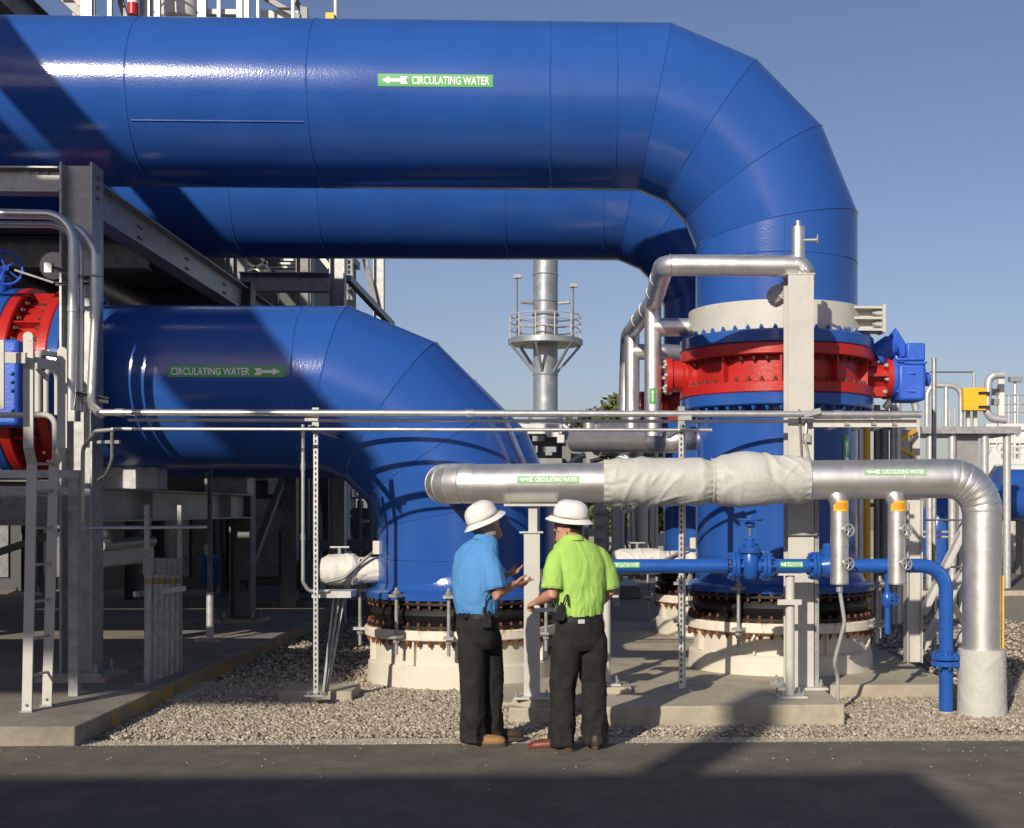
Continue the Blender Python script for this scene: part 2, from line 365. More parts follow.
for e_, c_ in zip([n_ for n_ in pm.node_tree.nodes if n_.type == 'VALTORGB'][0].color_ramp.elements, ((.33, .29, .23, 1), (.46, .41, .33, 1), (.52, .47, .38, 1), (.62, .57, .47, 1))): e_.color = c_
def inpads(x, y):
    m = ((x > p0.x) & (x < p1.x+.02) & (y > p0.y-.02) & (y < 12.5)) | ((x > .45) & (x < G(962, 700).x+.05) & (y > 12.32)) | ((x > -.62) & (x < .5) & (y > 11.95) & (y < 14.2))
    return m | (x < SX)
def near(rg, n):
    x = SX+rg.rand(n)*9.6; y = ROAD_Y+.05+rg.rand(n)**1.15*3.6
    keep = ~inpads(x, y) & (rg.rand(n) < np.clip((y-ROAD_Y-.12-.25*np.sin(x*1.3)**2)/.6, .03, 1)); return np.stack([x, y, np.full(n, .0)+rg.rand(n)*.012], 1)[keep]
def farther(rg, n):
    x = SX+rg.rand(n)*11; y = 13.4+rg.rand(n)**1.3*12; keep = ~inpads(x, y); return np.stack([x, y, np.full(n, .004)], 1)[keep]
stones('gravel', 90000, near, .019, 'stone', seed=3); stones('gravel', 30000, farther, .03, 'stone', seed=4)
def fine(rg, n):
    x = SX+rg.rand(n)*9.6; y = ROAD_Y+.03+rg.rand(n)*.95; keep = ~inpads(x, y); return np.stack([x, y, np.full(n, .003)], 1)[keep]
stones('gravel', 16000, fine, .008, 'stone_pale', seed=9)
def chips(rg, n):
    x = -4.5+rg.rand(n)*9; y = ROAD_Y+.02-rg.rand(n)**4*3.0; return np.stack([x, y, np.full(n, ZR+.002)], 1)
stones('road_grit', 500, chips, .007, 'stone', seed=6)

# what stands behind the camera and throws the broad shade over the road
ct, st = math.cos(AZ)/math.tan(EL), math.sin(AZ)/math.tan(EL)
BH = 8.0; sh = G(800, 772, ZR); BY = sh.y-BH*ct; BX = (G(905, 769, ZR).x+G(985, 820, ZR).x)/2-BH*st
bl = thing('plant_building', 'long low metal-clad plant building on the other side of the road', 'building', (BX-14, BY-6, 0))
b = MB(); b.bx(BX-28, BX, BY-12, BY, -.05, BH-.25); b.build('wall', 'wall_metal', bl)
b = MB(); b.bx(BX-28.1, BX+.03, BY-12.1, BY+.03, BH-.247, BH); b.build('roof', 'galv', bl)
mp = G(650, 764, ZR); mx_ = mp.x-BH*st; mtop = (12.2-sh.y)/ct
ms = thing('roof_mast', 'square grey mast on the roof edge of the plant building', 'mast', (mx_, BY-.25, BH))
b = MB(); b.bx(mx_-.17, mx_+.17, BY-.42, BY-.08, BH, BH+mtop); b.build('post', 'galv', ms)
b = MB(); b.bx(mx_-.3, mx_+.3, BY-.55, BY-.003, BH, BH+.02); b.build('base_plate', 'galv', ms)

# ================================================================== THE BIG BLUE PIPES
RP = .865; RB = 1.65; YF, YB = 13.95, 17.9; ZU = 6.12; ZL = 3.10
XR = H(776, 510, YF).x; XL = H(459, 510, YF).x; XRB = H(726, 510, YB).x; XLB = XL+.15
def big_pipe(name, label, x_start, xc, Y, z, z_end, seams, group=None):
    t = thing(name, label, 'pipe', (xc, Y, z_end), group)
    k = R(11.25); Rv = RB/math.cos(k); cx, cz = xc-RB, z-RB
    pts = [V((x_start, Y, z))]+[V((cx+Rv*math.sin(k*(2*i+1)), Y, cz+Rv*math.cos(k*(2*i+1)))) for i in range(4)]+[V((xc, Y, z_end))]
    rs = rings_of(pts, RP, 96, V((0, 0, 1)))
    for i in range(5):
        if i == 0:                       # split the straight run at its girth welds
            cuts = [x_start]+sorted(seams)+[None]
            for a, b_ in zip(cuts[:-1], cuts[1:]):
                r0 = [V((a, q.y, q.z)) for q in rs[0]]; r1 = rs[1] if b_ is None else [V((b_, q.y, q.z)) for q in rs[0]]
                MB().rings([r0, r1], False).build('pipe_section', 'blue', t)
        else: MB().rings([rs[i], rs[i+1]], False).build('elbow_section' if i < 4 else 'pipe_section', 'blue', t)
    w = [(rings_of([V((x-.01, Y, z)), V((x+.01, Y, z))], RP, 96)) for x in seams]
    for x in seams:
        b = MB(); b.torus((x, Y, z), (1, 0, 0), RP-.002, .009, 96, 6); b.build('weld_seam', 'blue', t)
    for i in range(1, 5):
        b = MB(); c = pts[i]; ring = [c+(q-c)*1.0 for q in rs[i]]
        b.rings(rings_of(ring+[ring[0]], .007, 6), False); b.build('weld_seam', 'blue', t)
    return t
sx = lambda px, Y, py: H(px, py, Y).x
upper = big_pipe('water_pipe', 'upper blue circulating water pipe turning down to the red valve, in front', -15, XR, YF, ZU, 3.62, [sx(126, YF-.8, 105), sx(307, YF-.8, 105), sx(550, YF-.8, 105), sx(617, YF-.8, 105), -11])
rear = big_pipe('water_pipe', 'upper blue pipe running behind the other overhead pipe', -15, XRB, YB, ZU, 3.62, [sx(229, YB-.8, 225), sx(317, YB-.8, 225), sx(505, YB-.8, 225), sx(604, YB-.8, 225), -11])
lower = big_pipe('water_pipe', 'lower blue circulating water pipe bending down beside the man in blue', -6.05, XL, YF, ZL, .96, [sx(292, YF-.8, 388)])
lowrear = big_pipe('water_pipe', 'lower blue pipe hidden behind the one bending down beside the men', -15, XLB, YB, ZL, .96, [])
b = MB(); y121 = cyl_hit(215, 121, V((0, YF, ZU)), V((1, 0, 0)), RP+.002)
b.bar((sx(130, YF-.8, 121), y121.y, y121.z), (sx(303, YF-.8, 121), y121.y, y121.z), .012, .014, (0, -1, .2)); b.build('weld_seam', 'blue', upper)
b = MB(); p = cyl_hit(784, 205, V((XR, YF, 0)), V((0, 0, 1)), RP+.002); q = cyl_hit(784, 300, V((XR, YF, 0)), V((0, 0, 1)), RP+.002)
b.bar(p, V((p.x, p.y, 3.66)), .012, .012, (0, 1, 0)); b.build('weld_seam', 'blue', upper)
for zz in (4.42,):
    b = MB(); b.torus((XR, YF, zz), (0, 0, 1), RP-.002, .008, 96, 6); b.build('weld_seam', 'blue', upper)

A = V((1, 0, 0)); U = V((0, -1, 0))
def xlabel(parent, px0, px1, py, Y, z, r, hgt, right=False, faded=False):
    P0 = V((0, Y, z)); a = cyl_hit(px0, py, P0, A, r); c = cyl_hit(px1, py, P0, A, r); m_ = (a+c)/2
    ang = math.asin(max(-1, min(1, (m_.z-z)/r)))
    return _lab(parent, P0, r, a.x, c.x, ang, hgt, right, faded)
def _lab(parent, P0, r, s0, s1, ang, hgt, right, faded):
    # the angle must grow upwards on the side that faces -y: use axis +x, u0 = -y, w0 = x cross -y = -z, so flip the sign
    A_ = V((1, 0, 0))
    def mp(s, t, lift): a = ang+t/r; return V((s, P0.y-math.cos(a)*(r+lift), P0.z+math.sin(a)*(r+lift)))
    return label_from(parent, mp, s0, s1, hgt, right, faded)
def label_from(parent, mp, s0, s1, h, right, faded):
    L = s1-s0; b = MB(); n = 8
    b.add([mp(s0+L*i, -h/2+h*j/n, .0048) for i in (0, 1) for j in range(n+1)], [(j, j+1, n+1+j+1, n+1+j) for j in range(n)])
    sg = b.build('flow_label', 'green_faded' if faded else 'green_sign', parent)
    tw, th = L*.675, h*.66; vs, fs_ = text_mesh('CIRCULATING WATER', tw, th); x0 = s0+(L*.025 if right else L*.295)
    MB().add([mp(x0+x, -th/2+y, .0068) for x, y in vs], fs_).build('lettering', 'sign_white', sg)
    aw, ah = L*.225, h*.62; pl = arrow_shape(aw, ah); x0 = s0+L*.035
    if right: pl = [(aw-x, y) for x, y in pl]; x0 = s0+L*.735
    MB().add([mp(x0+x, -ah/2+y, .0068) for x, y in pl], [(0, 1, 11), (2, 3, 9, 10), (4, 5, 6, 7, 8)]).build('arrow', 'sign_white', sg)
    return sg
xlabel(upper, 378, 493, 80.5, YF, ZU, RP, .125)
xlabel(lower, 168, 285, 371.5, YF, ZL, RP, .115, right=True)

# collar, flanges and the red butterfly valve on the right-hand riser
def flange_z(parent, x, Y, z0, z1, r, m='blue', nb=44, up=True, down=True, name='flange', br=.024, bh=.05):
    b = MB(); b.lathe([(r-.015, z0), (r, z0+.012), (r, z1-.012), (r-.015, z1)], (x, Y, 0), n=72); f = b.build(name, m, parent)
    if up: bolt_ring(f, (x, Y, z1), (0, 0, 1), r-.055, nb, br, bh, 'blue_gloss', 'bolt', .03)
    if down: bolt_ring(f, (x, Y, z0), (0, 0, -1), r-.055, nb, br, bh, 'blue_gloss', 'bolt', .03)
    return f
VC = V((XR, YF, 0))
def collar(parent, x, Y):
    b = MB(); b.ring((x, Y, 0), (0, 0, 1), RP+.004, RP+.075, 3.635, 3.925, 96); c = b.build('pipe_collar', 'whitegrey', parent)
    for s in (1,):
        for zz in (3.665, 3.785, 3.895):
            b = MB(); b.bx(x+.62, x+1.0, Y-.62, Y-.50, zz-.012, zz+.012); b.build('clamp_rib', 'whitegrey', c)
        b = MB(); b.bx(x+1.0, x+1.03, Y-.64, Y-.40, 3.635, 3.925); b.build('clamp_plate', 'whitegrey', c)
        b = MB(); b.bx(x+.60, x+1.0, Y-.50, Y-.485, 3.635, 3.925); b.build('clamp_web', 'whitegrey', c)
        for zz in (3.725, 3.840): bolt(c, (x+1.0, Y-.57, zz), (-1, 0, 0), .03, .09, 'galv_light')
    return c
collar(upper, XR, YF); flange_z(upper, XR, YF, 3.490, 3.620, 1.035, down=False)
collar(rear, XRB, YB); flange_z(rear, XRB, YB, 3.490, 3.620, 1.035, down=False, nb=32)
def butterfly(label, x, Y, full=True):
    t = thing('butterfly_valve', label, 'valve', (x, Y, 2.985))
    b = MB(); b.lathe([(.90, 2.985), (.90, 3.485)], (x, Y, 0), n=72); b.build('valve_body', 'red', t)
    for z0, z1 in ((3.370, 3.488), (2.987, 3.100)):
        b = MB(); b.lathe([(1.02, z0), (1.033, z0+.01), (1.033, z1-.01), (1.02, z1)], (x, Y, 0), n=72); f = b.build('valve_flange', 'red', t)
    for z0, d in ((3.369, -1), (3.101, 1)): bolt_ring(t, (x, Y, z0), (0, 0, d), .955, 44, .024, .05, 'valve_stud', 'bolt', .03)
    zc = 3.235
    for k in range(10):
        a = 2*math.pi*k/10+.2; b = MB(); e = V((math.cos(a), math.sin(a), 0)); b.box(V((x, Y, zc))+e*.94, (.10, .02, .268), Matrix.Rotation(a, 3, 'Z')); b.build('body_rib', 'red', t)
    b = MB(); b.lathe([(.20, .84), (.20, 1.0), (.17, 1.02), (.17, 1.12), (.2, 1.13), (.2, 1.19)], (x, Y, zc), (-1, 0, 0), 32); e = b.build('shaft_cover', 'red', t)
    bolt_ring(e, (x-1.19, Y, zc), (-1, 0, 0), .16, 8, .022, .03, 'galv_light', 'bolt')
    # operator side
    b = MB(); b.lathe([(.16, .84), (.15, 1.16), (.24, 1.17), (.24, 1.225)], (x, Y, zc), (1, 0, 0), 32); nk = b.build('bearing_neck', 'red', t)
    for k in range(6):
        a = math.pi*k/3; b = MB(); e = V((0, math.cos(a), math.sin(a))); b.box(V((x+1.06, Y, zc))+e*.18, (.24, .03 if abs(e.z) > .5 else .12, .12 if abs(e.z) > .5 else .03)); b.build('neck_rib', 'red', nk)
    bolt_ring(nk, (x+1.18, Y, zc), (-1, 0, 0), .20, 8, .026, .05, 'galv_light', 'bolt', .2)
    g = MB(); g.lathe([(.235, 1.226), (.235, 1.27), (.20, 1.275), (.20, 1.56), (.185, 1.58)], (x, Y, zc), (1, 0, 0), 36); ac = g.build('gear_operator', 'blue_valve', t)
    g = MB(); g.lathe([(.075, 1.58), (.075, 1.66), (.06, 1.67)], (x, Y, zc-.02), (1, 0, 0), 8); g.build('end_cap', 'blue_valve', ac)
    g = MB(); g.bx(x+1.275, x+1.565, Y-.225, Y+.16, zc-.27, zc+.12); g.build('gear_case', 'blue_valve', ac, bevel=.03)
    g = MB(); g.bx(x+1.36, x+1.56, Y-.235, Y+.05, zc+.15, zc+.345); g.build('limit_box', 'blue_valve', ac, bevel=.02)
    g = MB(); g.bx(x+1.34, x+1.58, Y-.225, Y+.04, zc+.122, zc+.148); g.build('mounting_plate', 'blue_valve', ac)
    c = V((x+1.15, Y-.08, zc+.28)); ax = V((.8, -.25, .55)).normalized()
    g = MB(); g.lathe([(.11, -.10), (.14, -.09), (.14, -.05), (.12, -.045), (.12, .10), (.08, .14)], c, ax, 28); mo = g.build('motor', 'blue_valve', ac)
    bolt_ring(mo, c-ax*.10, -ax, .12, 8, .016, .03, 'blue_valve', 'bolt')
    g = MB(); g.tube([c+ax*.06, c+V((.12, 0, .12)), V((x+1.38, Y-.06, zc+.24))], .075, 14); g.build('motor_neck', 'blue_valve', ac)
    for dz in (.17, .02, -.17):
        g = MB(); g.cyl((x+1.26, Y-.19, zc+dz), (x+1.45, Y-.235, zc+dz), .014, n=8); g.build('case_rod', 'blue_valve', ac)
    return t
butterfly('red butterfly valve with blue gear operator on the front riser', XR, YF)
butterfly('red butterfly valve with blue gear operator half hidden on the rear riser', XRB, YB)

def riser_base(cx, Y, dz, riser, lab, ped_bottom):
    # rubber joint, tie rods, ring flange and round concrete pedestal under a pipe
    b = MB(); b.lathe([(RP, dz+1.22), (RP+.005, dz+1.10), (RP+.05, dz+1.03), (.985, dz+1.01), (1.0, dz+.995), (1.0, dz+.935), (.97, dz+.93)], (cx, Y, 0), n=80, caps=False); b.build('base_flange', 'blue', riser)
    j = thing('expansion_joint', 'black rubber expansion joint with rusty bolts under the '+lab, 'pipe joint', (cx, Y, dz+.56))
    b = MB(); b.lathe([(.95, dz+.64), (.99, dz+.655), (.99, dz+.68), (.90, dz+.70), (.93, dz+.74), (.955, dz+.785), (.93, dz+.83), (.90, dz+.87), (.99, dz+.89), (.99, dz+.915), (.95, dz+.93)], (cx, Y, 0), n=80); b.build('rubber_bellows', 'rubber', j)
    b = MB(); b.lathe([(1.0, dz+.535), (1.012, dz+.545), (1.012, dz+.625), (1.0, dz+.637)], (cx, Y, 0), n=80); b.build('ring_flange', 'cream_rust', j)
    nb = 50
    bolt_ring(j, (cx, Y, dz+.638), (0, 0, 1), .965, nb, .025, .075, 'rust')
    bolt_ring(j, (cx, Y, dz+.934), (0, 0, -1), .965, nb, .025, .075, 'rust')
    bolt_ring(j, (cx, Y, dz+.533), (0, 0, -1), .965, nb, .025, .06, 'rust')
    for k in range(8):
        a = R(-90+4+45*k+(9 if k % 2 else -6)); e = V((math.cos(a), math.sin(a), 0)); c = V((cx, Y, 0))+e*1.06; rot = Matrix.Rotation(a, 3, 'Z')
        for zz in (dz+.99, dz+.58): MB().box(c+V((0, 0, zz)), (.17, .10, .03), rot).build('rod_bracket', 'galv', j)
        c = c+e*.02
        b = MB(); b.cyl(c+V((0, 0, dz+.40)), c+V((0, 0, dz+1.07)), .018, n=10); rod = b.build('tie_rod', 'galv', j)
        for zz in (dz+.52, dz+1.01): bolt(rod, c+V((0, 0, zz)), (0, 0, 1), .035, .045, 'galv')
    pd = thing('pedestal', 'round white concrete pedestal under the '+lab, 'pedestal', (cx, Y, ped_bottom))
    zt = dz+.535; zm = ped_bottom+(zt-ped_bottom)*.48
    b = MB(); b.lathe([(.93, zm), (.915, zt-.002)], (cx, Y, 0), n=80); b.build('upper_drum', 'cream', pd)
    b = MB(); b.lathe([(.99, ped_bottom-.02), (.975, zm-.02), (.955, zm)], (cx, Y, 0), n=80); b.build('footing', 'cream', pd)
    for k in range(8):
        a = R(-90+20+45*k); e = V((math.cos(a), math.sin(a), 0)); b = MB(); b.box(V((cx, Y, (zm+zt)/2))+e*.945, (.06, .02, zt-zm-.01), Matrix.Rotation(a, 3, 'Z')); b.build('stiffener', 'cream', pd)
riser = thing('riser_pipe', 'blue riser pipe between the red valve and the pedestal, in front', 'pipe', (XR, YF, .9))
riserb = thing('riser_pipe', 'blue riser pipe below the half-hidden rear red valve', 'pipe', (XRB, YB, .9))
for rr, x, Y in ((riser, XR, YF), (riserb, XRB, YB)):
    b = MB(); b.lathe([(RP, 1.0), (RP, 2.87)], (x, Y, 0), n=96, caps=False); b.build('pipe_section', 'blue', rr)
    flange_z(rr, x, Y, 2.860, 2.985, 1.035, up=False, nb=44 if Y == YF else 32)
    for zz in (1.32, 2.74):
        b = MB(); b.torus((x, Y, zz), (0, 0, 1), RP-.002, .008, 96, 6); b.build('weld_seam', 'blue', rr)
for zz in (1.29,):
    b = MB(); b.torus((XL, YF, zz), (0, 0, 1), RP-.002, .008, 96, 6); b.build('weld_seam', 'blue', lower)
riser_base(XR+.04, YF, .02, riser, 'front riser below the red valve', .12)
riser_base(XL+.02, YF, -.045, lower, 'lower blue pipe beside the men', -.0)
riser_base(XRB, YB, .02, riserb, 'rear riser', .12)
riser_base(XLB, YB, -.045, lowrear, 'hidden lower rear pipe', -.0)
# vertical flow label on the right flank of the front riser
def vmap(px, Y_):
    p = cyl_hit(px, 480, VC, V((0, 0, 1)), RP); a0 = math.atan2(p.y-YF, p.x-XR)
    def mp(s, t, lift): a = a0-t/RP; return V((XR+math.cos(a)*(RP+lift), YF+math.sin(a)*(RP+lift), s))
    return mp
label_from(riser, vmap(846, 0), 1.42, 2.58, .115, True, False)

# ================================================================== SILVER CLAD LINES
def clad_tube(parent, name, pts, r, m='clad', n=28, band=None, bands_at=()):
    o = MB().tube(pts, r, n).build(name, m, parent)
    return o
def band_ring(parent, p, d, r, m='clad_dull', w=.012, name='band'):
    d = V(d).normalized(); return MB().ring(V(p)-d*w/2, d, r-.003, r+.0035, 0, w, 28).build(name, m, parent)
def gored_elbow(parent, c, e0, e1, Rb, r, n, m='clad', bead=.006):
    # elbow about centre c from direction e0 to e1 (unit, perpendicular), built from n sheet-metal gores
    rs = []
    for i in range(n+1):
        a = math.pi/2*i/n; rad = e0*math.cos(a)+e1*math.sin(a); t = (-e0*math.sin(a)+e1*math.cos(a)); up = e0.cross(e1)
        rs.append([c+rad*Rb+rad*(math.cos(2*math.pi*k/32)*r)+up*(math.sin(2*math.pi*k/32)*r) for k in range(32)])
    for i in range(n):
        MB().rings([rs[i], [(p+q)/2+((p+q)/2-(c+((e0*math.cos(math.pi/2*(i+.5)/n)+e1*math.sin(math.pi/2*(i+.5)/n))*Rb)))*.03 for p, q in zip(rs[i], rs[i+1])], rs[i+1]], False).build('elbow_gore', m, parent)
    for i in range(1, n):
        ring = rs[i]; MB().rings(rings_of(ring+[ring[0]], bead, 6), False).build('gore_bead', m, parent)
YS = 11.3; RS = .172
zs = (H(520, 483.5, YS).z); xs0 = H(441, 484, YS).x; xs1 = H(982, 484, YS).x
sp = thing('insulated_pipe', 'thick silver clad circulating water pipe with wrapped section, standing on gravel at its end', 'pipe', (xs1, YS, 0))
Rb = .30
def xs_(px): return H(px, 484, YS).x
def zl(x): return zs+.042*(x-H(520, 484, YS).x)/(H(900, 484, YS).x-H(520, 484, YS).x)
def xp_(px, dz=0): x = xs_(px); return (x, YS, zl(x)+dz)
ze = zl(xs1-Rb)
# left end turns away to the back, right end turns down
lx = H(421, 484, YS).x+RS; Lc = V((lx+.28, YS+.28, zs))
gored_elbow(sp, Lc, V((-1, 0, 0)), V((0, -1, 0)), .28, RS, 5)
clad_tube(sp, 'pipe_section', [(lx, YS+.28, zs), (lx, YF-.62, zs)], RS)
for a, b_ in ((Lc.x, xs_(509)), (xs_(509), xs_(559)), (xs_(559), xs_(606)), (xs_(806), xs_(900)), (xs_(900), xs1-Rb)):
    MB().cyl((a, YS, zl(a)), (b_, YS, zl(b_)), RS, n=40).build('pipe_section', 'clad', sp)
    band_ring(sp, (a, YS, zl(a)), (1, 0, 0), RS, 'clad', .018)
gored_elbow(sp, V((xs1-Rb, YS, ze-Rb)), V((0, 0, 1)), V((1, 0, 0)), Rb, RS, 7, bead=.007)
zb = [zs-Rb, G(985, 585, 0).z]
seg = [ze-Rb, H(985, 550, YS).z, H(985, 600, YS).z, H(985, 648, YS).z, -.02]
for a, b_ in zip(seg[:-1], seg[1:]):
    MB().cyl((xs1, YS, a), (xs1, YS, b_), RS*.985, n=40).build('pipe_section', 'clad', sp); band_ring(sp, (xs1, YS, a), (0, 0, 1), RS*.985, 'clad', .02)
# wrapped pieces with folds
def wrap(name, parent, a, b_, r, m, amp, seed, prof=None, n=96, L=90, crease=26):
    # soft cover with slack and creases
    a, b_ = V(a), V(b_); d, s, u = frame_of(b_-a); ln = (b_-a).length; rg = np.random.RandomState(int(seed*100)); circ = 2*math.pi*r
    T_, Q_ = np.meshgrid(np.linspace(0, 1, L+1), np.arange(n)/n, indexing='ij'); X = T_*ln; Y_ = Q_*circ; D = np.zeros_like(X)
    for k in range(crease):
        cx, cy = rg.rand()*ln, rg.rand()*circ; an = rg.choice([.9, -.8, 1.25, 2.0, .5])+rg.randn()*.2; hl = r*(.35+rg.rand()*.9); w = r*(.06+rg.rand()*.12); am = (.35+rg.rand()*.65)*rg.choice([1, 1, -1])
        dy = (Y_-cy+circ/2) % circ-circ/2; dx = X-cx; p = dx*math.cos(an)+dy*math.sin(an); q = -dx*math.sin(an)+dy*math.cos(an)+.25*p*p/r
        D += am*np.exp(-(q/w)**2)*np.exp(-(p/hl)**4)
    rs = []
    for i in range(L+1):
        t = i/L; ends = min(1, min(t, 1-t)*12); pl = 1-ends
        ring = []
        for k in range(n):
            q = 2*math.pi*k/n; f = prof(t, q) if prof else 1
            nz = noise.noise((math.cos(q)*1.1+seed, math.sin(q)*1.1, t*ln*2.6)); gather = .5*pl*math.sin(q*17+3*noise.noise((q*2, seed, 0)))
            ring.append(a+d*(ln*t)+(s*math.cos(q)+u*math.sin(q))*(r*f*(1+amp*(ends*(D[i, k]*.55+nz*.6)+gather*.5))))
        rs.append(ring)
    return MB().rings(rs).build(name, m, parent, ang=75)
def prof1(t, q): return 1-.05*max(0, 1-t*9)-.16*max(0, 1-(1-t)*10)
def prof2(t, q): return 1+.19*math.exp(-((t-.35)/.26)**2)-.16*max(0, 1-t*10)-.05*max(0, 1-(1-t)*9)+.05*math.exp(-((t-.42)/.2)**2)*math.sin(q)
wrap('insulation_blanket', sp, xp_(604), xp_(712), .205, 'blanket', .115, 1.3, prof1, crease=30)
wrap('insulation_blanket', sp, xp_(711.5, .005), xp_(808, .005), .205, 'blanket', .12, 5.9, prof2, crease=28)
wrap('insulation_sleeve', sp, (xs1, YS, -.03), (xs1, YS, H(985, 649, YS).z), .215, 'blanket', .025, 9.1, lambda t, q: 1-.05*t)
for px in (604.5, 712, 807): band_ring(sp, xp_(px), (1, 0, 0), .19 if px != 712 else .197, 'blanket', .02, 'drawstring')
b = MB(); b.cyl((xs1+.155, YS-.1, H(985, 648, YS).z), (xs1+.155, YS-.1, H(985, 575, YS).z), .008, n=8); b.build('sensor_tube', 'yellow', sp)
xlabel(sp, 517, 579, 479.5, YS, zl(xs_(548)), RS, .062, faded=True); xlabel(sp, 864, 926, 472, YS, zl(xs_(895)), RS, .055, faded=True)

def drop_leg(px, hose, lab):
    x = xs_(px); t = thing('drain_pipe', lab, 'pipe', (x, YS-.05, H(px, 582, YS).z)); y = YS-.06; r = .079
    top = zl(x)-.13; bot = H(px, 582, YS).z
    pts = fillet([(x-.05, y+.06, top+.05), (x-.03, y, top-.0), (x, y, top-.09), (x, y, bot)], .09, 6)
    MB().tube(pts, r, 24).build('leg_pipe', 'clad', t); MB().cyl((x, y, bot-.015), (x, y, bot), r*1.02, n=24).build('end_cap', 'clad_dull', t)
    zt = H(px, 506, YS).z; tb = MB(); k = 8
    tb.add([(x+math.sin(a)*(r+.003), y-math.cos(a)*(r+.003), z) for z in (zt-.045, zt+.045) for a in [R(-50+100*i/k) for i in range(k+1)]], [(i, i+1, k+2+i, k+1+i) for i in range(k)]); tg = tb.build('warning_tag', 'yellow', t)
    for zz in (zt+.018, zt, zt-.018):
        lb = MB(); lb.add([(x+math.sin(a)*(r+.005), y-math.cos(a)*(r+.005), z) for z in (zz-.005, zz+.005) for a in [R(-36+72*i/k) for i in range(k+1)]], [(i, i+1, k+2+i, k+1+i) for i in range(k)]); lb.build('tag_line', 'orange', tg)
    for py in (530, 563):
        z = H(px, py, YS).z; c = V((x+.055, y-.13, z)); d = (c-V((x, y, z))).normalized()
        MB().cyl((x, y, z), c, .016, n=10).build('valve_stem', 'clad_dull', t); MB().cyl((x, y, z), V((x, y, z))+d*.10, .032, n=14).build('valve_bonnet', 'clad_dull', t)
        handwheel(t, c, d, .05, 'galv', 5, .008)
    for py in (520, 545, 560): band_ring(t, (x, y, H(px, py, YS).z), (0, 0, 1), r, 'clad', .014)
    if hose:
        g = H(840, 690, YS+.15); z0 = bot
        MB().cyl((x, y, bot-.08), (x, y, bot-.01), .03, n=14).build('hose_fitting', 'galv', t)
        MB().tube(fillet([(x, y, bot-.05), (x+.05, y+.02, bot-.35), (x-.03, y+.1, bot-.72), (g.x-.02, g.y, .35), (g.x-.02, g.y, .02)], .2, 6), .017, 10).build('hose', 'galv_light', t)
    return t
drop_leg(838, True, 'silver drain leg with two handwheels and a hose running down to the slab')
drop_leg(895, False, 'silver drain leg with two handwheels nearest the pipe bend, no hose')

# ------------------------------------------------------------------ high silver line and its drops
YH = 11.95; RH = .098
zh = H(730, 265.5, YH).z
hp = thing('insulated_pipe', 'thin silver clad pipe on top of the tall white column with legs dropping behind', 'pipe', H(655, 265, YH))
x0 = H(664, 265, YH).x; x1 = H(801, 265, YH).x
MB().tube(fillet([(x1+.02, YH, zh-.13), (x1+.02, YH, zh), (x0+.0, YH, zh), V((H(653, 300, 14.1).x, 14.1, zh)), V((H(632, 330, 16.3).x, 16.3, zh))], [.09, .14, .3], 8), RH, 28).build('header_pipe', 'clad', hp)
for px in (670, 690, 745, 795): band_ring(hp, (H(px, 265, YH).x, YH, zh), (1, 0, 0), RH, 'clad', .012)
def on_back(Y):
    xm, xe_ = H(653, 300, 14.1).x, H(632, 330, 16.3).x
    return V((x0+(xm-x0)*(Y-YH)/(14.1-YH) if Y < 14.1 else xm+(xe_-xm)*(Y-14.1)/2.2, Y, zh))
for Y in (12.6, 13.4, 14.6, 15.4): band_ring(hp, on_back(Y), (0, 1, 0), RH, 'clad', .014)
for Y, pxx in ((14.1, 653), (16.3, 632)):
    c = on_back(Y); MB().tube([c, (c.x, c.y, H(640, 436, c.y).z)], .094, 24).build('drop_pipe', 'clad', hp)
    for zz in (2.9, 3.5): band_ring(hp, (c.x, c.y, zz), (0, 0, 1), .094, 'clad', .012)
    MB().tube(fillet([(c.x, c.y, zh-.27), (c.x+.4, c.y, zh-.27), (XRB-.5, c.y+.2, zh-.27)], .1), .10, 20).build('branch_pipe', 'clad', hp)
MB().tube(fillet([H(575, 441, 16.3), H(660, 441, 15.2), H(668, 441, 14.1), H(700, 438, 14.6)], .4), .135, 24).build('collector_pipe', 'clad', hp)
c = on_back(16.3); MB().tube(fillet([c, (c.x-.02, 16.9, zh), (c.x-.05, 16.9, zh-1.0)], .12), RH, 24).build('end_bend', 'clad', hp)
c = on_back(14.1); mp_ = lambda s, t, l: V((c.x+math.sin(t/.094-.1)*(.094+l), c.y-math.cos(t/.094-.1)*(.094+l), s))
zt0, zt1 = H(653, 404, 14).z, H(653, 388, 14).z
lb = MB(); k = 6; lb.add([mp_(s, t, .003) for s in (zt0, zt1) for t in [-.035+.07*i/k for i in range(k+1)]], [(i, i+1, k+2+i, k+1+i) for i in range(k)]); sg = lb.build('flow_label', 'green_sign', hp)
lb = MB(); lb.add([mp_(zt0+.03, -.006, .005), mp_(zt0+.03, .006, .005), mp_(zt1-.05, .006, .005), mp_(zt1-.05, .016, .005), mp_(zt1-.02, 0, .005), mp_(zt1-.05, -.016, .005), mp_(zt1-.05, -.006, .005)], [(0, 1, 2, 6), (5, 3, 4)]); lb.build('arrow', 'sign_white', sg)
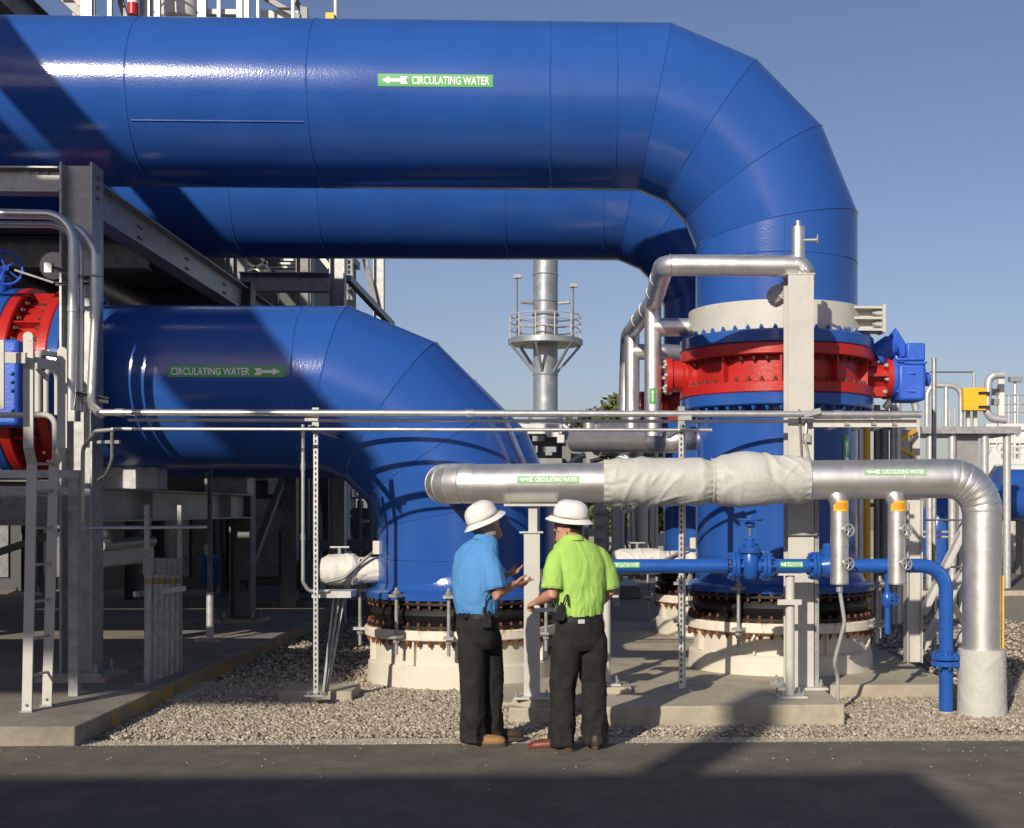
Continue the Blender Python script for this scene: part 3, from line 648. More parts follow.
# vent stub with its valve, foil wrapped knuckle that leads into the collar
vx = H(798, 240, YH).x
MB().cyl((vx, YH, zh), (vx, YH, H(798, 227, YH).z), .062, n=24).build('vent_stub', 'clad', hp)
MB().cyl((vx, YH, H(798, 227, YH).z), (vx, YH, H(798, 221, YH).z), .028, n=14).build('vent_plug', 'clad_dull', hp)
zv = H(806, 241, YH).z
MB().cyl((vx, YH-.02, zv), (vx+.17, YH-.05, zv), .014, n=10).build('vent_valve', 'galv', hp); handwheel(hp, (vx+.17, YH-.05, zv), (1, -.15, 0), .045, 'galv', 4, .007)
wrap('foil_wrap', hp, (x1+.06, YH+.02, zh-.13), (x1-.17, YH+.45, zh-.22), .095, 'blanket_pale', .24, 3.3, crease=40)
wrap('foil_wrap', hp, (x1+.02, YH, zh-.03), (x1+.02, YH, zh-.20), .10, 'clad_dull', .12, 4.4)

# tall column under it
def hcol(name, label, cat, p, z1, w, d, m, plate=.42, tf=.014, bolts=True, face='y', z0=None):
    z0 = p.z if z0 is None else z0; t = thing(name, label, cat, (p.x, p.y, z0))
    MB().ibeam((p.x, p.y, z0+.02), (p.x, p.y, z1), w, d, tf, .010, (0, 1, 0) if face == 'y' else (1, 0, 0)).build('column_shaft', m, t)
    MB().bx(p.x-plate/2, p.x+plate/2, p.y-plate/2, p.y+plate/2, z0, z0+.02).build('base_plate', m, t)
    if bolts:
        for sx_ in (-1, 1):
            for sy_ in (-1, 1): bolt(t, (p.x+sx_*plate*.38, p.y+sy_*plate*.38, z0+.02), (0, 0, 1), .02, .07, 'galv')
    return t
cp = H(798, 688, YH); cp = V((H(798.5, 500, YH).x, YH, SLAB_Z))
tc = hcol('pipe_support', 'tall white steel column holding up the thin silver pipe in front of the red valve', 'column', cp, zh-.10, .235, .25, 'whitegrey', .46)
MB().bx(cp.x-.13, cp.x+.13, YH-.13, YH+.13, zh-.10, zh-.088).build('cap_plate', 'whitegrey', tc)
MB().cyl((cp.x-.02, YH-.145, 2.72), (cp.x+.0, YH-.15, 2.3), .010, n=8).build('grounding_cable', 'galv_dark', tc)
MB().tube(fillet([(cp.x+.05, YH-.15, 2.62), (cp.x+.03, YH-.16, 2.45), (cp.x+.06, YH-.16, 2.3), (cp.x+.12, YH-.15, 2.12)], .08), .012, 8).build('flexible_conduit', 'conduit', tc)
MB().bx(cp.x+.015, cp.x+.08, YH-.17, YH-.13, 2.42, 2.5).build('conduit_fitting', 'galv', tc)
MB().channel((cp.x+.15, YH-.08, SLAB_Z+.004), (cp.x+.15, YH-.08, 2.25), .04, .04, .004, (0, 1, 0)).build('strut_channel', 'galv', tc)
MB().bx(cp.x-.13, cp.x+.14, YH-.16, YH-.131, H(800, 535, YH).z, H(800, 531, YH).z).build('strut_clip', 'galv', tc)

# ------------------------------------------------------------------ small blue line with gate valve
YBL = 11.35; RBL = .062; zbl = H(700, 566, YBL).z; xe = H(946, 600, YBL).x
bp = thing('water_line', 'small blue water pipe running past the men and down into the gravel', 'pipe', (xe, YBL+.1, 0))
xg = H(750, 566, YBL).x; xq = H(828, 566, YBL).x
xa = H(560, 566, YBL).x
MB().cyl((xa, YBL, zbl), (xg-.20, YBL, zbl), RBL, n=28).build('pipe_section', 'blue_gloss', bp)
MB().cyl((xg+.20, YBL, zbl), (xq-.13, YBL, zbl), RBL, n=28).build('pipe_section', 'blue_gloss', bp)
MB().tube(fillet([(xq+.13, YBL, zbl), (xe, YBL, zbl), (xe, YBL, -.03)], .22, 10), RBL, 28).build('pipe_section', 'blue_gloss', bp)
for px_, ang_ in ((920, 0),):
    MB().torus((H(918, 566, YBL).x, YBL, zbl), (1, 0, 0), RBL-.001, .004, 28, 6).build('weld_seam', 'blue_gloss', bp)
zf = H(945, 660, YBL).z
for zz in (zf-.028, zf+.028):
    f = MB().lathe([(.125, -.022), (.13, -.018), (.13, .018), (.125, .022)], (xe, YBL, zz), n=32).build('flange', 'blue_gloss', bp)
bolt_ring(bp, (xe, YBL, zf+.05), (0, 0, 1), .105, 8, .016, .03, 'blue_gloss'); bolt_ring(bp, (xe, YBL, zf-.05), (0, 0, -1), .105, 8, .016, .03, 'blue_gloss')
MB().torus((xe, YBL, .02), (0, 0, 1), RBL+.004, .012, 24, 6).build('ground_collar', 'concrete', bp)
xlabel(bp, 603, 640, 565, YBL, zbl, RBL, .05); xlabel(bp, 780, 803, 564.5, YBL, zbl, RBL, .05)
gv = thing('gate_valve', 'small blue gate valve with handwheel on the thin blue pipe', 'valve', (xg, YBL, zbl-.12))
for s in (-1, 1):
    MB().lathe([(.062, .0), (.062, .045), (.125, .047), (.125, .075), (.12, .08)], (xg+s*.055, YBL, zbl), (s, 0, 0), 28).build('flange', 'blue_gloss', gv)
    MB().lathe([(.12, .082), (.125, .086), (.125, .112), (.12, .115)], (xg+s*.055, YBL, zbl), (s, 0, 0), 28).build('pipe_flange', 'blue_gloss', gv)
    bolt_ring(gv, (xg+s*.17, YBL, zbl), (s, 0, 0), .1, 8, .016, .03, 'blue_gloss'); bolt_ring(gv, (xg+s*.10, YBL, zbl), (-s, 0, 0), .1, 8, .014, .02, 'blue_gloss')
MB().lathe([(.04, -.115), (.075, -.08), (.09, 0), (.085, .06), (.075, .11), (.1, .115), (.1, .165), (.06, .17), (.045, .2), (.03, .22), (.03, .25)], (xg, YBL, zbl), n=28).build('valve_body', 'blue_gloss', gv)
bolt_ring(gv, (xg, YBL, zbl+.165), (0, 0, 1), .085, 6, .014, .03, 'blue_gloss')
for s in (-1, 1): MB().bar((xg+s*.045, YBL, zbl+.2), (xg+s*.028, YBL, zbl+.36), .022, .03, (0, 1, 0)).build('yoke_arm', 'blue_gloss', gv)
MB().box((xg, YBL, zbl+.25), (.13, .05, .03)).build('gland', 'blue_gloss', gv)
MB().lathe([(.03, .34), (.045, .35), (.045, .38), (.03, .39)], (xg, YBL, zbl), n=16).build('yoke_nut', 'blue_gloss', gv)
MB().cyl((xg, YBL, zbl+.2), (xg, YBL, zbl+.435), .013, n=10).build('stem', 'galv_dark', gv)
handwheel(gv, (xg, YBL, zbl+.405), (0, 0, 1), .105, 'blue_gloss', 5, .012)
cv = thing('check_valve', 'small blue flanged check valve with grey box beside the drain leg', 'valve', (xq, YBL, zbl-.12))
MB().lathe([(.062, -.13), (.085, -.05), (.105, 0), (.085, .05), (.062, .13)], (xq, YBL, zbl), (1, 0, 0), 28).build('valve_body', 'blue_gloss', cv)
for s in (-1, 1):
    for d0 in (.085, .118): MB().lathe([(.118, d0), (.123, d0+.004), (.123, d0+.026), (.118, d0+.03)], (xq, YBL, zbl), (s, 0, 0), 28).build('flange', 'blue_gloss', cv)
    bolt_ring(cv, (xq+s*.148, YBL, zbl), (s, 0, 0), .1, 8, .016, .03, 'blue_gloss')
MB().lathe([(.06, .06), (.07, .1), (.07, .14), (.045, .15), (.045, .19), (.03, .2)], (xq, YBL, zbl), n=24).build('bonnet', 'blue_gloss', cv)
MB().bx(xq+.02, xq+.085, YBL-.07, YBL-.0, zbl+.13, zbl+.27).build('switch_box', 'cream', cv, bevel=.004)
# small blue drain with its own cock, under the second leg
dx = H(888, 566, YBL).x
dt = thing('drain_cock', 'short blue drain pipe with a cock hanging below the thin blue pipe', 'valve', (dx, YBL, zbl-.62))
MB().cyl((dx, YBL+.02, zbl-.05), (dx, YBL+.02, zbl-.60), .026, n=16).build('drain_pipe', 'blue_gloss', dt)
MB().lathe([(.03, -.07), (.05, -.04), (.05, .04), (.03, .07)], (dx, YBL+.02, zbl-.30), n=16).build('valve_body', 'blue_gloss', dt)
MB().cyl((dx, YBL+.02, zbl-.3), (dx+.03, YBL-.1, zbl-.29), .014, n=10).build('stem', 'blue_gloss', dt); handwheel(dt, (dx+.03, YBL-.1, zbl-.29), (.25, -1, 0), .045, 'blue_gloss', 4, .008)

# posts that carry the small line and the silver line
def post(name, label, px, Y, z0, z1, r, m='whitegrey', plate=.26, head=.22, headlen=.05):
    x = H(px, 600, Y).x; t = thing(name, label, 'support', (x, Y, z0))
    MB().cyl((x, Y, z0+.015), (x, Y, z1), r, n=24).build('post_tube', m, t)
    MB().bx(x-plate/2, x+plate/2, Y-plate/2, Y+plate/2, z0, z0+.015).build('base_plate', m, t)
    MB().bx(x-head/2, x+head/2, Y-.06, Y+.06, z1, z1+.018).build('saddle_plate', m, t)
    for sx_ in (-1, 1):
        for sy_ in (-1, 1): bolt(t, (x+sx_*plate*.38, Y+sy_*plate*.38, z0+.015), (0, 0, 1), .013, .05, 'galv')
    return t
x = H(790, 600, YBL).x
t = post('pipe_post', 'white round post with a side bracket under the thin blue pipe by the tall column', 790, YBL-.0, SLAB_Z, zbl-RBL-.02, .04)
MB().bx(x-.12, x+.09, YBL-.075, YBL-.04, H(790, 602, YBL).z-.02, H(790, 599, YBL).z).build('side_bracket', 'whitegrey', t)
t = post('pipe_post', 'white round post with flat top plate behind the man in green', 606, 11.75, SLAB_Z+.06, H(606, 597, 11.75).z, .042)
pb = MB(); pb.bx(H(606, 600, 11.75).x-.19, H(606, 600, 11.75).x+.22, 11.55, 11.95, SLAB_Z-.01, SLAB_Z+.058); pb.build('grout_pad', 'concrete', t, bevel=.01)
YP = 11.15; xp = H(532, 600, YP).x; zpl = .135
pl = thing('plinth', 'small square concrete plinth under the flat white post between the men', 'plinth', (xp, YP, 0))
MB().bx(xp-.19, xp+.22, YP-.2, YP+.2, -.03, zpl).build('footing', 'concrete', pl, bevel=.015)
MB().lathe([(.205, zpl), (.16, zpl+.06)], (xp+.01, YP, 0), n=4).build('grout_cap', 'concrete', pl)
t = thing('pipe_support', 'flat white I-beam post standing between the two men', 'support', (xp, YP, zpl+.062))
zt = H(532, 533, YP).z
MB().ibeam((xp, YP, zpl+.08), (xp, YP, zt), .135, .15, .010, .008, (0, 1, 0)).build('post_shaft', 'whitegrey', t)
MB().bx(xp-.15, xp+.16, YP-.15, YP+.15, zpl+.062, zpl+.08).build('base_plate', 'whitegrey', t)
for sx_ in (-1, 1): bolt(t, (xp+sx_*.125, YP-.115, zpl+.08), (0, 0, 1), .016, .06, 'galv')
MB().bx(xp-.105, xp+.095, YP-.09, YP+.09, zt, zt+.014).build('cap_plate', 'whitegrey', t)
MB().bx(xp-.03, xp+.045, YP-.008, YP+.008, zt+.014, zs-RS-.025).build('web_stub', 'whitegrey', t)
MB().bx(H(504, 505, YP).x, H(557, 505, YP).x, YP-.05, YS+.05, zs-RS-.025, zs-RS-.004).build('shoe_plate', 'whitegrey', t)
MB().bx(xp+.02, xp+.30, YP-.10, YP-.08, H(545, 611, YP).z, H(545, 607, YP).z).build('side_bracket', 'whitegrey', t)

# ------------------------------------------------------------------ conduit rack in front of the pipes
YC = 11.7
rk = thing('conduit_rack', 'strut rack carrying a row of long steel conduits across the blue pipes', 'conduit rack', (H(315, 690, 12.0).x, 12.0, .09))
xL, xRr = H(101, 413, YC).x, H(921, 412, YC).x
zc = H(500, 413.5, YC).z
def run(Y, z, r, a, b_, m='conduit', coup=()):
    o = MB().cyl((a, Y, z), (b_, Y, z), r, n=14).build('conduit', m, rk)
    for px in coup:
        x = H(px, 413, Y).x; MB().cyl((x-.035, Y, z), (x+.035, Y, z), r*1.22, n=14).build('coupling', m, rk)
run(YC, zc, .031, xL, xRr, coup=(120, 470, 838)); run(YC+.12, zc-.058, .016, xL+.2, xRr-.1, coup=(150, 555)); run(YC+.0, H(400, 429.5, YC).z, .016, H(112, 430, YC).x, H(712, 430, YC).x, coup=(395, 632, 520))
hid = lambda d: 1.8+(zc-1.8)*(YC+d)/YC
run(YC+.55, hid(.55)-.008, .022, xL+.1, xRr-.2); run(YC+.95, hid(.95)-.008, .022, xL+.1, xRr-.4)
def strut(px, Y, zb_, zt_, foot=True, knee=False):
    x = H(px, 550, Y).x
    s_ = MB().channel((x, Y, zb_+.02), (x, Y, zt_), .041, .041, .004, (0, 1, 0)).build('strut_post', 'galv_light', rk)
    hb = MB()
    zz = zb_+.08
    while zz < zt_-.05: hb.bx(x-.007, x+.007, Y-.0225, Y-.0206, zz-.014, zz+.014); zz += .05
    stuffpart(hb.build('strut_slots', 'black', s_))
    MB().bx(x-.09, x+.09, Y-.09, Y+.09, zb_+.001, zb_+.012).build('foot_plate', 'galv', rk)
    for sg_ in (-1, 1): bolt(rk, (x+sg_*.06, Y-.05, zb_+.012), (0, 0, 1), .012, .03, 'galv')
    MB().channel((x, Y-.25, zc-.125), (x, Y+1.35, zc-.125), .041, .041, .004).build('cross_arm', 'galv_light', rk)
    MB().bx(x-.03, x+.03, Y-.03, Y-.024, zc-.16, zc+.07).build('clamp', 'galv', rk)
    MB().bx(x-.05, x+.07, Y-.28, Y-.2, zc-.07, zc-.03).build('clamp', 'galv', rk)
    if knee: MB().bar((x+.02, Y, zb_+.4), (x+.17, Y+.1, 1.05), .02, .03).build('knee_brace', 'galv', rk)
    return x
xst = strut(316, 12.0, .10, zc+.03); xs2 = strut(681, 11.75, SLAB_Z, zc+.02)
MB().channel((xs2+.03, 11.85, SLAB_Z+.01), (xs2+.03, 11.85, zc-.02), .041, .041, .004, (0, 1, 0)).build('strut_post', 'galv_light', rk)
pf = MB(); q = G(313, 702); pf.bx(q.x-.32, q.x+.36, q.y-.0, q.y+.55, -.03, .10); fo = pf.build('strut_footing', 'concrete', bevel=.012); tag(fo, 'small flat concrete footing in the gravel under the slotted strut post', 'footing')
# pale channel tail right of the column, with bent ends
b = MB(); b.channel((H(814, 423, YC).x, YC+.02, H(814, 423, YC).z), (H(918, 423, YC).x, YC+.02, H(918, 423, YC).z), .06, .075, .006); b.build('tray_rail', 'whitegrey', rk)
MB().box((H(812, 412, YC-.05).x, YC-.05, zc+.01), (.16, .03, .05), Matrix.Rotation(R(-14), 3, 'Y')).build('splice_plate', 'galv', rk)
for k, px in enumerate((845, 872, 893)):
    MB().bx(H(px, 420, YC).x, H(px, 420, YC).x+.03, YC-.02, YC+.9, zc-.1, zc-.07).build('tray_rung', 'galv', rk)
# thin conduit that leaves the rack and drops beside the strut, small junction table
tb = thing('strut_stand', 'small strut stand with a tilted plate beside the slotted post', 'stand', (xst+.12, 12.3, .1))
zt = H(322, 594, 12.2).z
MB().box((xst+.12, 12.28, zt), (.36, .34, .06)).build('top_channel', 'galv_light', tb)
for dx_, dy_ in ((.06, .1), (.10, .16), (.02, .05)): MB().bar((xst+.02+dx_*.3, 12.2+dy_*.5, .09), (xst+.1+dx_, 12.2+dy_, zt-.03), .025, .02).build('leg', 'galv', tb)
dc = thing('conduit', 'thin steel conduit dropping from the rack to the small strut stand', 'conduit', (H(303, 590, 12.05).x, 12.05, zt))
x = H(303, 550, 12.05).x
MB().tube(fillet([(x, 12.05, zc-.08), (x, 12.05, zt+.12), (x+.05, 12.07, zt+.035), (xst+.1, 12.1, zt+.035)], .06), .018, 12).build('conduit_tube', 'conduit', dc)
for py in (470, 540): MB().cyl((x, 12.05, H(300, py, 12.05).z), (x, 12.05, H(300, py, 12.05).z+.06), .023, n=12).build('coupling', 'conduit', dc)

# wrapped stubs on the bases
def stub(label, x, Y, z, side, L):
    t = thing('wrapped_nozzle', label, 'pipe', (x, Y, z-.2)); d = side
    wrap('insulation_blanket', t, (x, Y, z), (x+d*L*.55, Y, z), .165, 'blanket_pale', .13, 2.2+L, lambda t_, q: 1-.25*max(0, 1-t_*6)-.25*max(0, 1-(1-t_)*6))
    wrap('insulation_blanket', t, (x+d*L*.53, Y, z), (x+d*L, Y, z), .135, 'blanket_pale', .08, 7.7+L)
    MB().torus((x+d*L*.56, Y, z), (1, 0, 0), .125, .012, 24, 6).build('drawstring', 'black', t)
    MB().tube(fillet([(x+d*L*.1, Y-.2, z-.12), (x+d*L*.35, Y-.2, z-.08), (x+d*L*.7, Y-.16, z+.16), (x+d*L*.8, Y-.1, z+.22)], .12), .018, 10).build('cable', 'galv_dark', t)
    MB().bx(x+d*L*.75, x+d*L*.95, Y-.16, Y-.08, z+.17, z+.31).build('junction_box', 'cream', t, bevel=.004)
    MB().cyl((x+d*L*.25, Y, z+.12), (x+d*L*.25, Y, z+.24), .02, n=12).build('vent_stub', 'galv', t); MB().cyl((x+d*L*.25-.1, Y, z+.24), (x+d*L*.25+.1, Y, z+.24), .012, n=10).build('vent_tee', 'galv', t)
    return t
p = H(322, 570, YF-.15)
stub('pale blanket-wrapped nozzle on the lower blue pipe behind the slotted strut post', p.x, YF-.15, p.z, 1, H(383, 570, YF-.15).x-p.x+.1)
p = H(612, 562, YB-1.2)
stub('pale blanket-wrapped nozzle behind the thin blue pipe beside the man in green', p.x, YB-1.0, p.z, 1, 1.35)

# ================================================================== STEEL RACK ON THE LEFT
YK = 12.78; xk = H(75.5, 500, YK-.16).x
rack = thing('pipe_rack', 'galvanized steel pipe rack of heavy columns and beams on the concrete slab', 'pipe rack', (xk, YK, SZ))
def rcol(x, y, z1, m='galv', w=.31, h=.31, z0=SZ):
    c = MB().ibeam((x, y, z0+.075), (x, y, z1), w, h, .02, .013, (1, 0, 0)).build('column', m, rack)
    MB().bx(x-.26, x+.28, y-.27, y+.27, z0+.05, z0+.075).build('base_plate', m, c)
    MB().bx(x-.32, x+.34, y-.33, y+.33, z0-.02, z0+.05).build('grout_pad', 'concrete', c)
    for sx_ in (-1, 1):
        for sy_ in (-1, 1): bolt(c, (x+sx_*.21, y+sy_*.21, z0+.075), (0, 0, 1), .022, .09, 'galv')
    return c
ZT = H(75, 166, YK).z
c1 = rcol(xk, YK, ZT)
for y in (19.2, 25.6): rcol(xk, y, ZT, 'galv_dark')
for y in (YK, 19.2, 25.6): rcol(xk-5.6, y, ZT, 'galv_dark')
def rbeam(a, b_, w, h, m='galv', name='beam'):
    return MB().ibeam(a, b_, w, h, .016, .011).build(name, m, rack)
zb1 = H(103, 178, YK).z; zb0 = H(103, 215, YK).z
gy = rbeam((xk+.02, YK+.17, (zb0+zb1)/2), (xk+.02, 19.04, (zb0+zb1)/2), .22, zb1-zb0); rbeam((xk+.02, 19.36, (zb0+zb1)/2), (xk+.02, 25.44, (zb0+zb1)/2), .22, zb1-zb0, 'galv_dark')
for yy in (14.4, 16.2, 18.0):
    for dz in (.06, -.06):
        for dy in (0, .09): bolt(gy, (xk+.026, yy+dy, (zb0+zb1)/2+dz), (1, 0, 0), .016, .02, 'galv_dark')
zx1, zx0 = H(30, 170, YK).z, H(30, 195, YK).z
bxm = rbeam((xk-.17, YK-.05, (zx0+zx1)/2), (xk-5.44, YK-.05, (zx0+zx1)/2), .2, zx1-zx0)
for k in range(3): bolt(bxm, (xk-.3-.09*k, YK-.056, (zx0+zx1)/2+.08), (0, -1, 0), .016, .02, 'galv')
for k in range(3): bolt(c1, (xk+.158, YK-.02, ZT-.12-.1*k), (1, 0, 0), .02, .025, 'galv_dark')
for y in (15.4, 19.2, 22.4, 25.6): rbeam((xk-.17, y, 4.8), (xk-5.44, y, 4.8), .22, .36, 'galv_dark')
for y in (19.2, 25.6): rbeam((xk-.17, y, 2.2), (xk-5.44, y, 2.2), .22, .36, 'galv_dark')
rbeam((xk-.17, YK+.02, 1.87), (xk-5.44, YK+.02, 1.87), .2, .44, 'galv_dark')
zu1, zu0 = H(103, 487, YK).z, H(103, 522, YK).z
gu = rbeam((xk+.06, YK+.17, (zu0+zu1)/2), (xk+.06, 19.04, (zu0+zu1)/2), .26, zu1-zu0)
for yy in (14.4, 17.8): MB().bx(xk+.07, xk+.185, yy-.008, yy+.008, zu0+.02, zu1-.02).build('stiffener', 'galv', gu)
for yy in (13.95, 17.9): MB().bx(xk-.15, xk+.42, yy-.18, yy+.18, zu1+.001, ZL-RP+.015).build('pipe_saddle', 'galv', rack)
MB().bar((xk+.02, 19.1, SZ+.5), (xk+.02, 25.4, 4.4), .1, .1).build('diagonal_brace', 'galv_dark', rack)
MB().bar((xk-.2, 19.25, 2.3), (xk-5.4, 19.25, SZ+.4), .1, .1).build('diagonal_brace', 'galv_dark', rack)
MB().bx(xk-5.4, xk-.12, 14.9, 25.5, 5.0, 5.04).build('shade_floor_plate', 'galv_dark', rack)  # plate added to block sky light and darken the space below
for k, xx in enumerate((xk-1.2, xk-2.0, xk-3.1, xk-4.2)): MB().cyl((xx, 15.2, 4.62), (xx, 25.6, 4.62), (.16, .12, .2, .14)[k], n=20).build('occluder_pipe', ('clad_dull', 'galv_dark', 'clad_dull', 'galv_dark')[k], rack)  # pipes added overhead to keep more sky light out
# the high deck: edge beam, open strip, floor plates laid out for the shade they throw
DZ = 9.2; DX = -7.75
hd = thing('high_deck', 'dark high steel deck above the pipe rack at the left', 'platform', (DX-3, 14, 0))
MB().ibeam((DX, -.5, DZ-.22), (DX, 33, DZ-.22), .26, .46, .02, .014).build('edge_beam', 'galv_dark', hd)
for px0, px1_, py0, py1 in ((-9.05, DX-.135, -.5, 4.5), (DX-9, DX-.75, 4.502, 33)): MB().bx(px0, px1_, py0, py1, DZ-.06, DZ).build('shade_floor_plate', 'galv_dark', hd)
MB().bx(DX-9, -9.9, -6, -1.4, DZ-.06, DZ).build('shade_floor_plate', 'galv_dark', hd)  # added plate out of view, shades gravel, ladder and column foot
MB().ibeam((DX-6, -5.6, -.02), (DX-6, -5.6, DZ-.06), .3, .3, .018, .012).build('column', 'galv_dark', hd)
for y in (10.2, 16.6, 24, 31.4):
    for x in (DX, DX-6): MB().ibeam((x, y, -.02 if y < 9.9 or y > 27 else SZ), (x, y, DZ-.45), .3, .3, .018, .012).build('column', 'galv_dark', hd)
    if y > 4: MB().ibeam((DX-.14, y, DZ-.26), (DX-9, y, DZ-.26), .2, .38, .016, .011).build('beam', 'galv_dark', hd)
# ------------------------------------------------------------------ second frame seen between the pipes
fr = thing('steel_frame', 'tall steel frame with columns and braces seen between the blue pipes', 'steel frame', H(338, 600, 21))
p = H(338, 510, 21)
MB().ibeam((p.x, 21, -.02), (p.x, 21, 8.8), .24, .24, .016, .011).build('column', 'galv', fr)
p2 = H(379, 510, 25)
MB().ibeam((p2.x, 25, -.02), (p2.x, 25, 9.6), .2, .2, .016, .011).build('column', 'galv', fr)
za, zb_ = H(300, 273, 20.9).z, H(300, 292, 20.9).z
MB().ibeam((H(240, 280, 20.9).x, 20.9, (za+zb_)/2), (p.x-.13, 20.9, (za+zb_)/2), .2, za-zb_, .016, .011).build('beam', 'galv', fr)
MB().bar(H(348, 278, 21.2), H(392, 325, 23), .1, .1).build('diagonal_brace', 'galv', fr); MB().bar(H(365, 258, 24.9), H(377, 312, 24.9), .1, .1).build('diagonal_brace', 'galv_dark', fr)
MB().bar(H(322, 258, 21.2), H(330, 268, 21.2), .08, .08).build('diagonal_brace', 'galv', fr)
for px in (303, 240): MB().ibeam(H(px, 600, 24), V((H(px, 500, 24).x, 24, 8.2)), .22, .22, .016, .011).build('column', 'galv_dark', fr)
for i, (a, c) in enumerate((((352, 258), (352, 300)), ((346, 258), (348, 300)))): MB().cyl(H(a[0], a[1], 22), H(c[0], c[1], 22), .03, n=10).build('ladder_rail', 'galv', fr)
for k in range(8): MB().cyl(H(346.5, 260+k*5, 22), H(352, 260+k*5, 22), .018, n=8).build('rung', 'galv', fr)
st_ = thing('stair', 'galvanized stair flight climbing behind the lower blue pipe', 'stair', H(290, 600, 26))
for px in (276, 308): MB().channel(H(px+(8 if px < 290 else -8), 256, 26.5), H(px, 300, 25), .06, .22, .01).build('stringer', 'galv_dark', st_)
for k in range(9):
    y = 257+k*4.6; MB().bx(H(283-k*.7, y, 26).x, H(301+k*.7, y, 26).x, 25.9-k*.1, 26.15-k*.1, H(290, y, 26).z-.02, H(290, y, 26).z+.02).build('tread', 'galv', st_)
for k, (x0_, y0_, x1_, y1_) in enumerate(((246, 262, 262, 272), (262, 258, 270, 272), (246, 272, 268, 262))): MB().bar(H(x0_, y0_, 27), H(x1_, y1_, 27), .06, .06).build('lattice_bar', 'galv_light', st_)
MB().cyl(H(255, 258, 27), H(275, 258, 27), .03, n=8).build('handrail', 'galv', st_); MB().cyl(H(246, 268, 27), H(280, 268, 27), .03, n=8).build('handrail', 'galv', st_)
# ------------------------------------------------------------------ equipment seen above the upper pipe
YT = 24.0
tp = thing('process_structure', 'cluttered steel process structure rising above the upper blue pipe', 'process structure', H(190, 600, YT))
dz0 = H(190, 25, YT).z
xa_, xb_ = H(62, 20, YT).x, H(306, 20, YT).x
MB().bx(xa_-1.0, xb_, YT-.4, YT+3, dz0-.25, dz0-.05).build('deck', 'galv_dark', tp)
for px in (70, 150, 225, 300):
    x = H(px, 100, YT).x; MB().ibeam((x, YT+.6, SZ if x > -22 and YT < 27 else 0), (x, YT+.6, dz0-.25), .25, .25, .016, .011).build('column', 'galv_dark', tp)
for a, c, m_, r_ in ((88, 14, 'galv', .13), (93, 14, 'galv', .05), (110, 12, 'galv', .05), (146, 16, 'galv', .12), (158, 15, 'galv', .06), (203, 16, 'galv', .09), (219, 14, 'galv', .04), (240, 18, 'galv', .07), (247, 18, 'galv', .06), (293, 14, 'galv', .035), (258, 14, 'galv', .03)):
    x = H(a, 20, YT-.3).x; MB().bar((x, YT-.3, dz0-.05), (x, YT-.3, dz0+1.6), r_*1.5, r_*1.5, (0, 1, 0)).build('upright', m_, tp)
MB().bx(H(258, 10, YT).x, H(296, 10, YT).x, YT+.2, YT+.3, dz0+.0, H(258, 6, YT).z).build('side_panel', 'pale_panel', tp)
MB().bar(H(262, -4, YT), H(300, 18, YT), .1, .09).build('diagonal_brace', 'galv_dark', tp); MB().bar(H(292, -6, YT-.1), H(305, 16, YT-.1), .11, .09).build('diagonal_brace', 'galv_dark', tp)
MB().bar(H(305, 8, YT-.1), H(305, 24, YT-.1), .12, .1).build('end_post', 'galv_dark', tp)
MB().bar(H(45, -20, YT), H(88, 20, YT), .3, .16).build('diagonal_brace', 'galv_dark', tp); MB().bar(H(118, -8, YT), H(127, 22, YT), .12, .1).build('diagonal_brace', 'galv_dark', tp)
for zz in (.45, .85): MB().cyl((xa_, YT-.35, dz0+zz), (xb_, YT-.35, dz0+zz), .025, n=8).build('handrail', 'galv', tp)
MB().bx(H(205, 16, YT).x, H(243, 16, YT).x, YT-.2, YT, H(210, 18, YT).z, H(210, 13, YT).z).build('cable_tray', 'pale_panel', tp)
vs_ = thing('process_vessel', 'pale vessel with a dished bottom on the structure above the upper pipe', 'vessel', V((H(180, 20, YT+.6).x, YT+.6, dz0-.04)))
vx_ = H(180, 20, YT+.6).x; vz = H(180, 18, YT+.6).z
MB().lathe([(.02, vz-.12), (.25, vz-.1), (.35, vz-.02), (.36, vz+.1), (.36, vz+2.2), (.25, vz+2.4)], (vx_, YT+.6, 0), n=40).build('shell', 'pale_panel', vs_)
for s in (-1, 1): MB().bx(vx_+s*.40-.05, vx_+s*.40+.05, YT+.5, YT+.7, dz0-.04, vz+1.2).build('support_leg', 'galv_light', vs_)
MB().cyl((vx_, YT+.3, vz+.38), (vx_, YT+.12, vz+.38), .07, n=16).build('nozzle', 'black', vs_)
rp = thing('striped_pole', 'red and white banded pole on the structure above the upper pipe', 'pole', H(133, 24, YT-.6))
for k in range(5): 
    p = H(133, 24, YT-.6); MB().cyl((p.x, p.y, dz0-.05+k*.2), (p.x, p.y, dz0-.05+k*.2+.2), .095, n=16).build('band', 'sign_white' if k % 2 else 'red', rp)
rp = thing('striped_pole', 'red post behind the braces above the upper pipe', 'pole', H(80, 24, YT)); p = H(79, 20, YT); MB().bx(p.x-.1, p.x+.1, p.y-.05, p.y+.05, dz0-.05, dz0+1.5).build('post', 'red', rp)
sp_ = thing('instrument_post', 'thin post with a small yellow box above the upper blue pipe', 'post', V((H(336, 30, YT).x, YT, 0)))
p = H(336, 30, YT); MB().cyl((p.x, YT, -.02), (p.x, YT, dz0+1.5), .045, n=10).build('post_tube', 'galv_light', sp_); q = H(332, 20, YT); MB().bx(q.x-.09, q.x+.06, YT-.15, YT-.05, q.z-.08, q.z+.08).build('instrument_box', 'yellow', sp_)

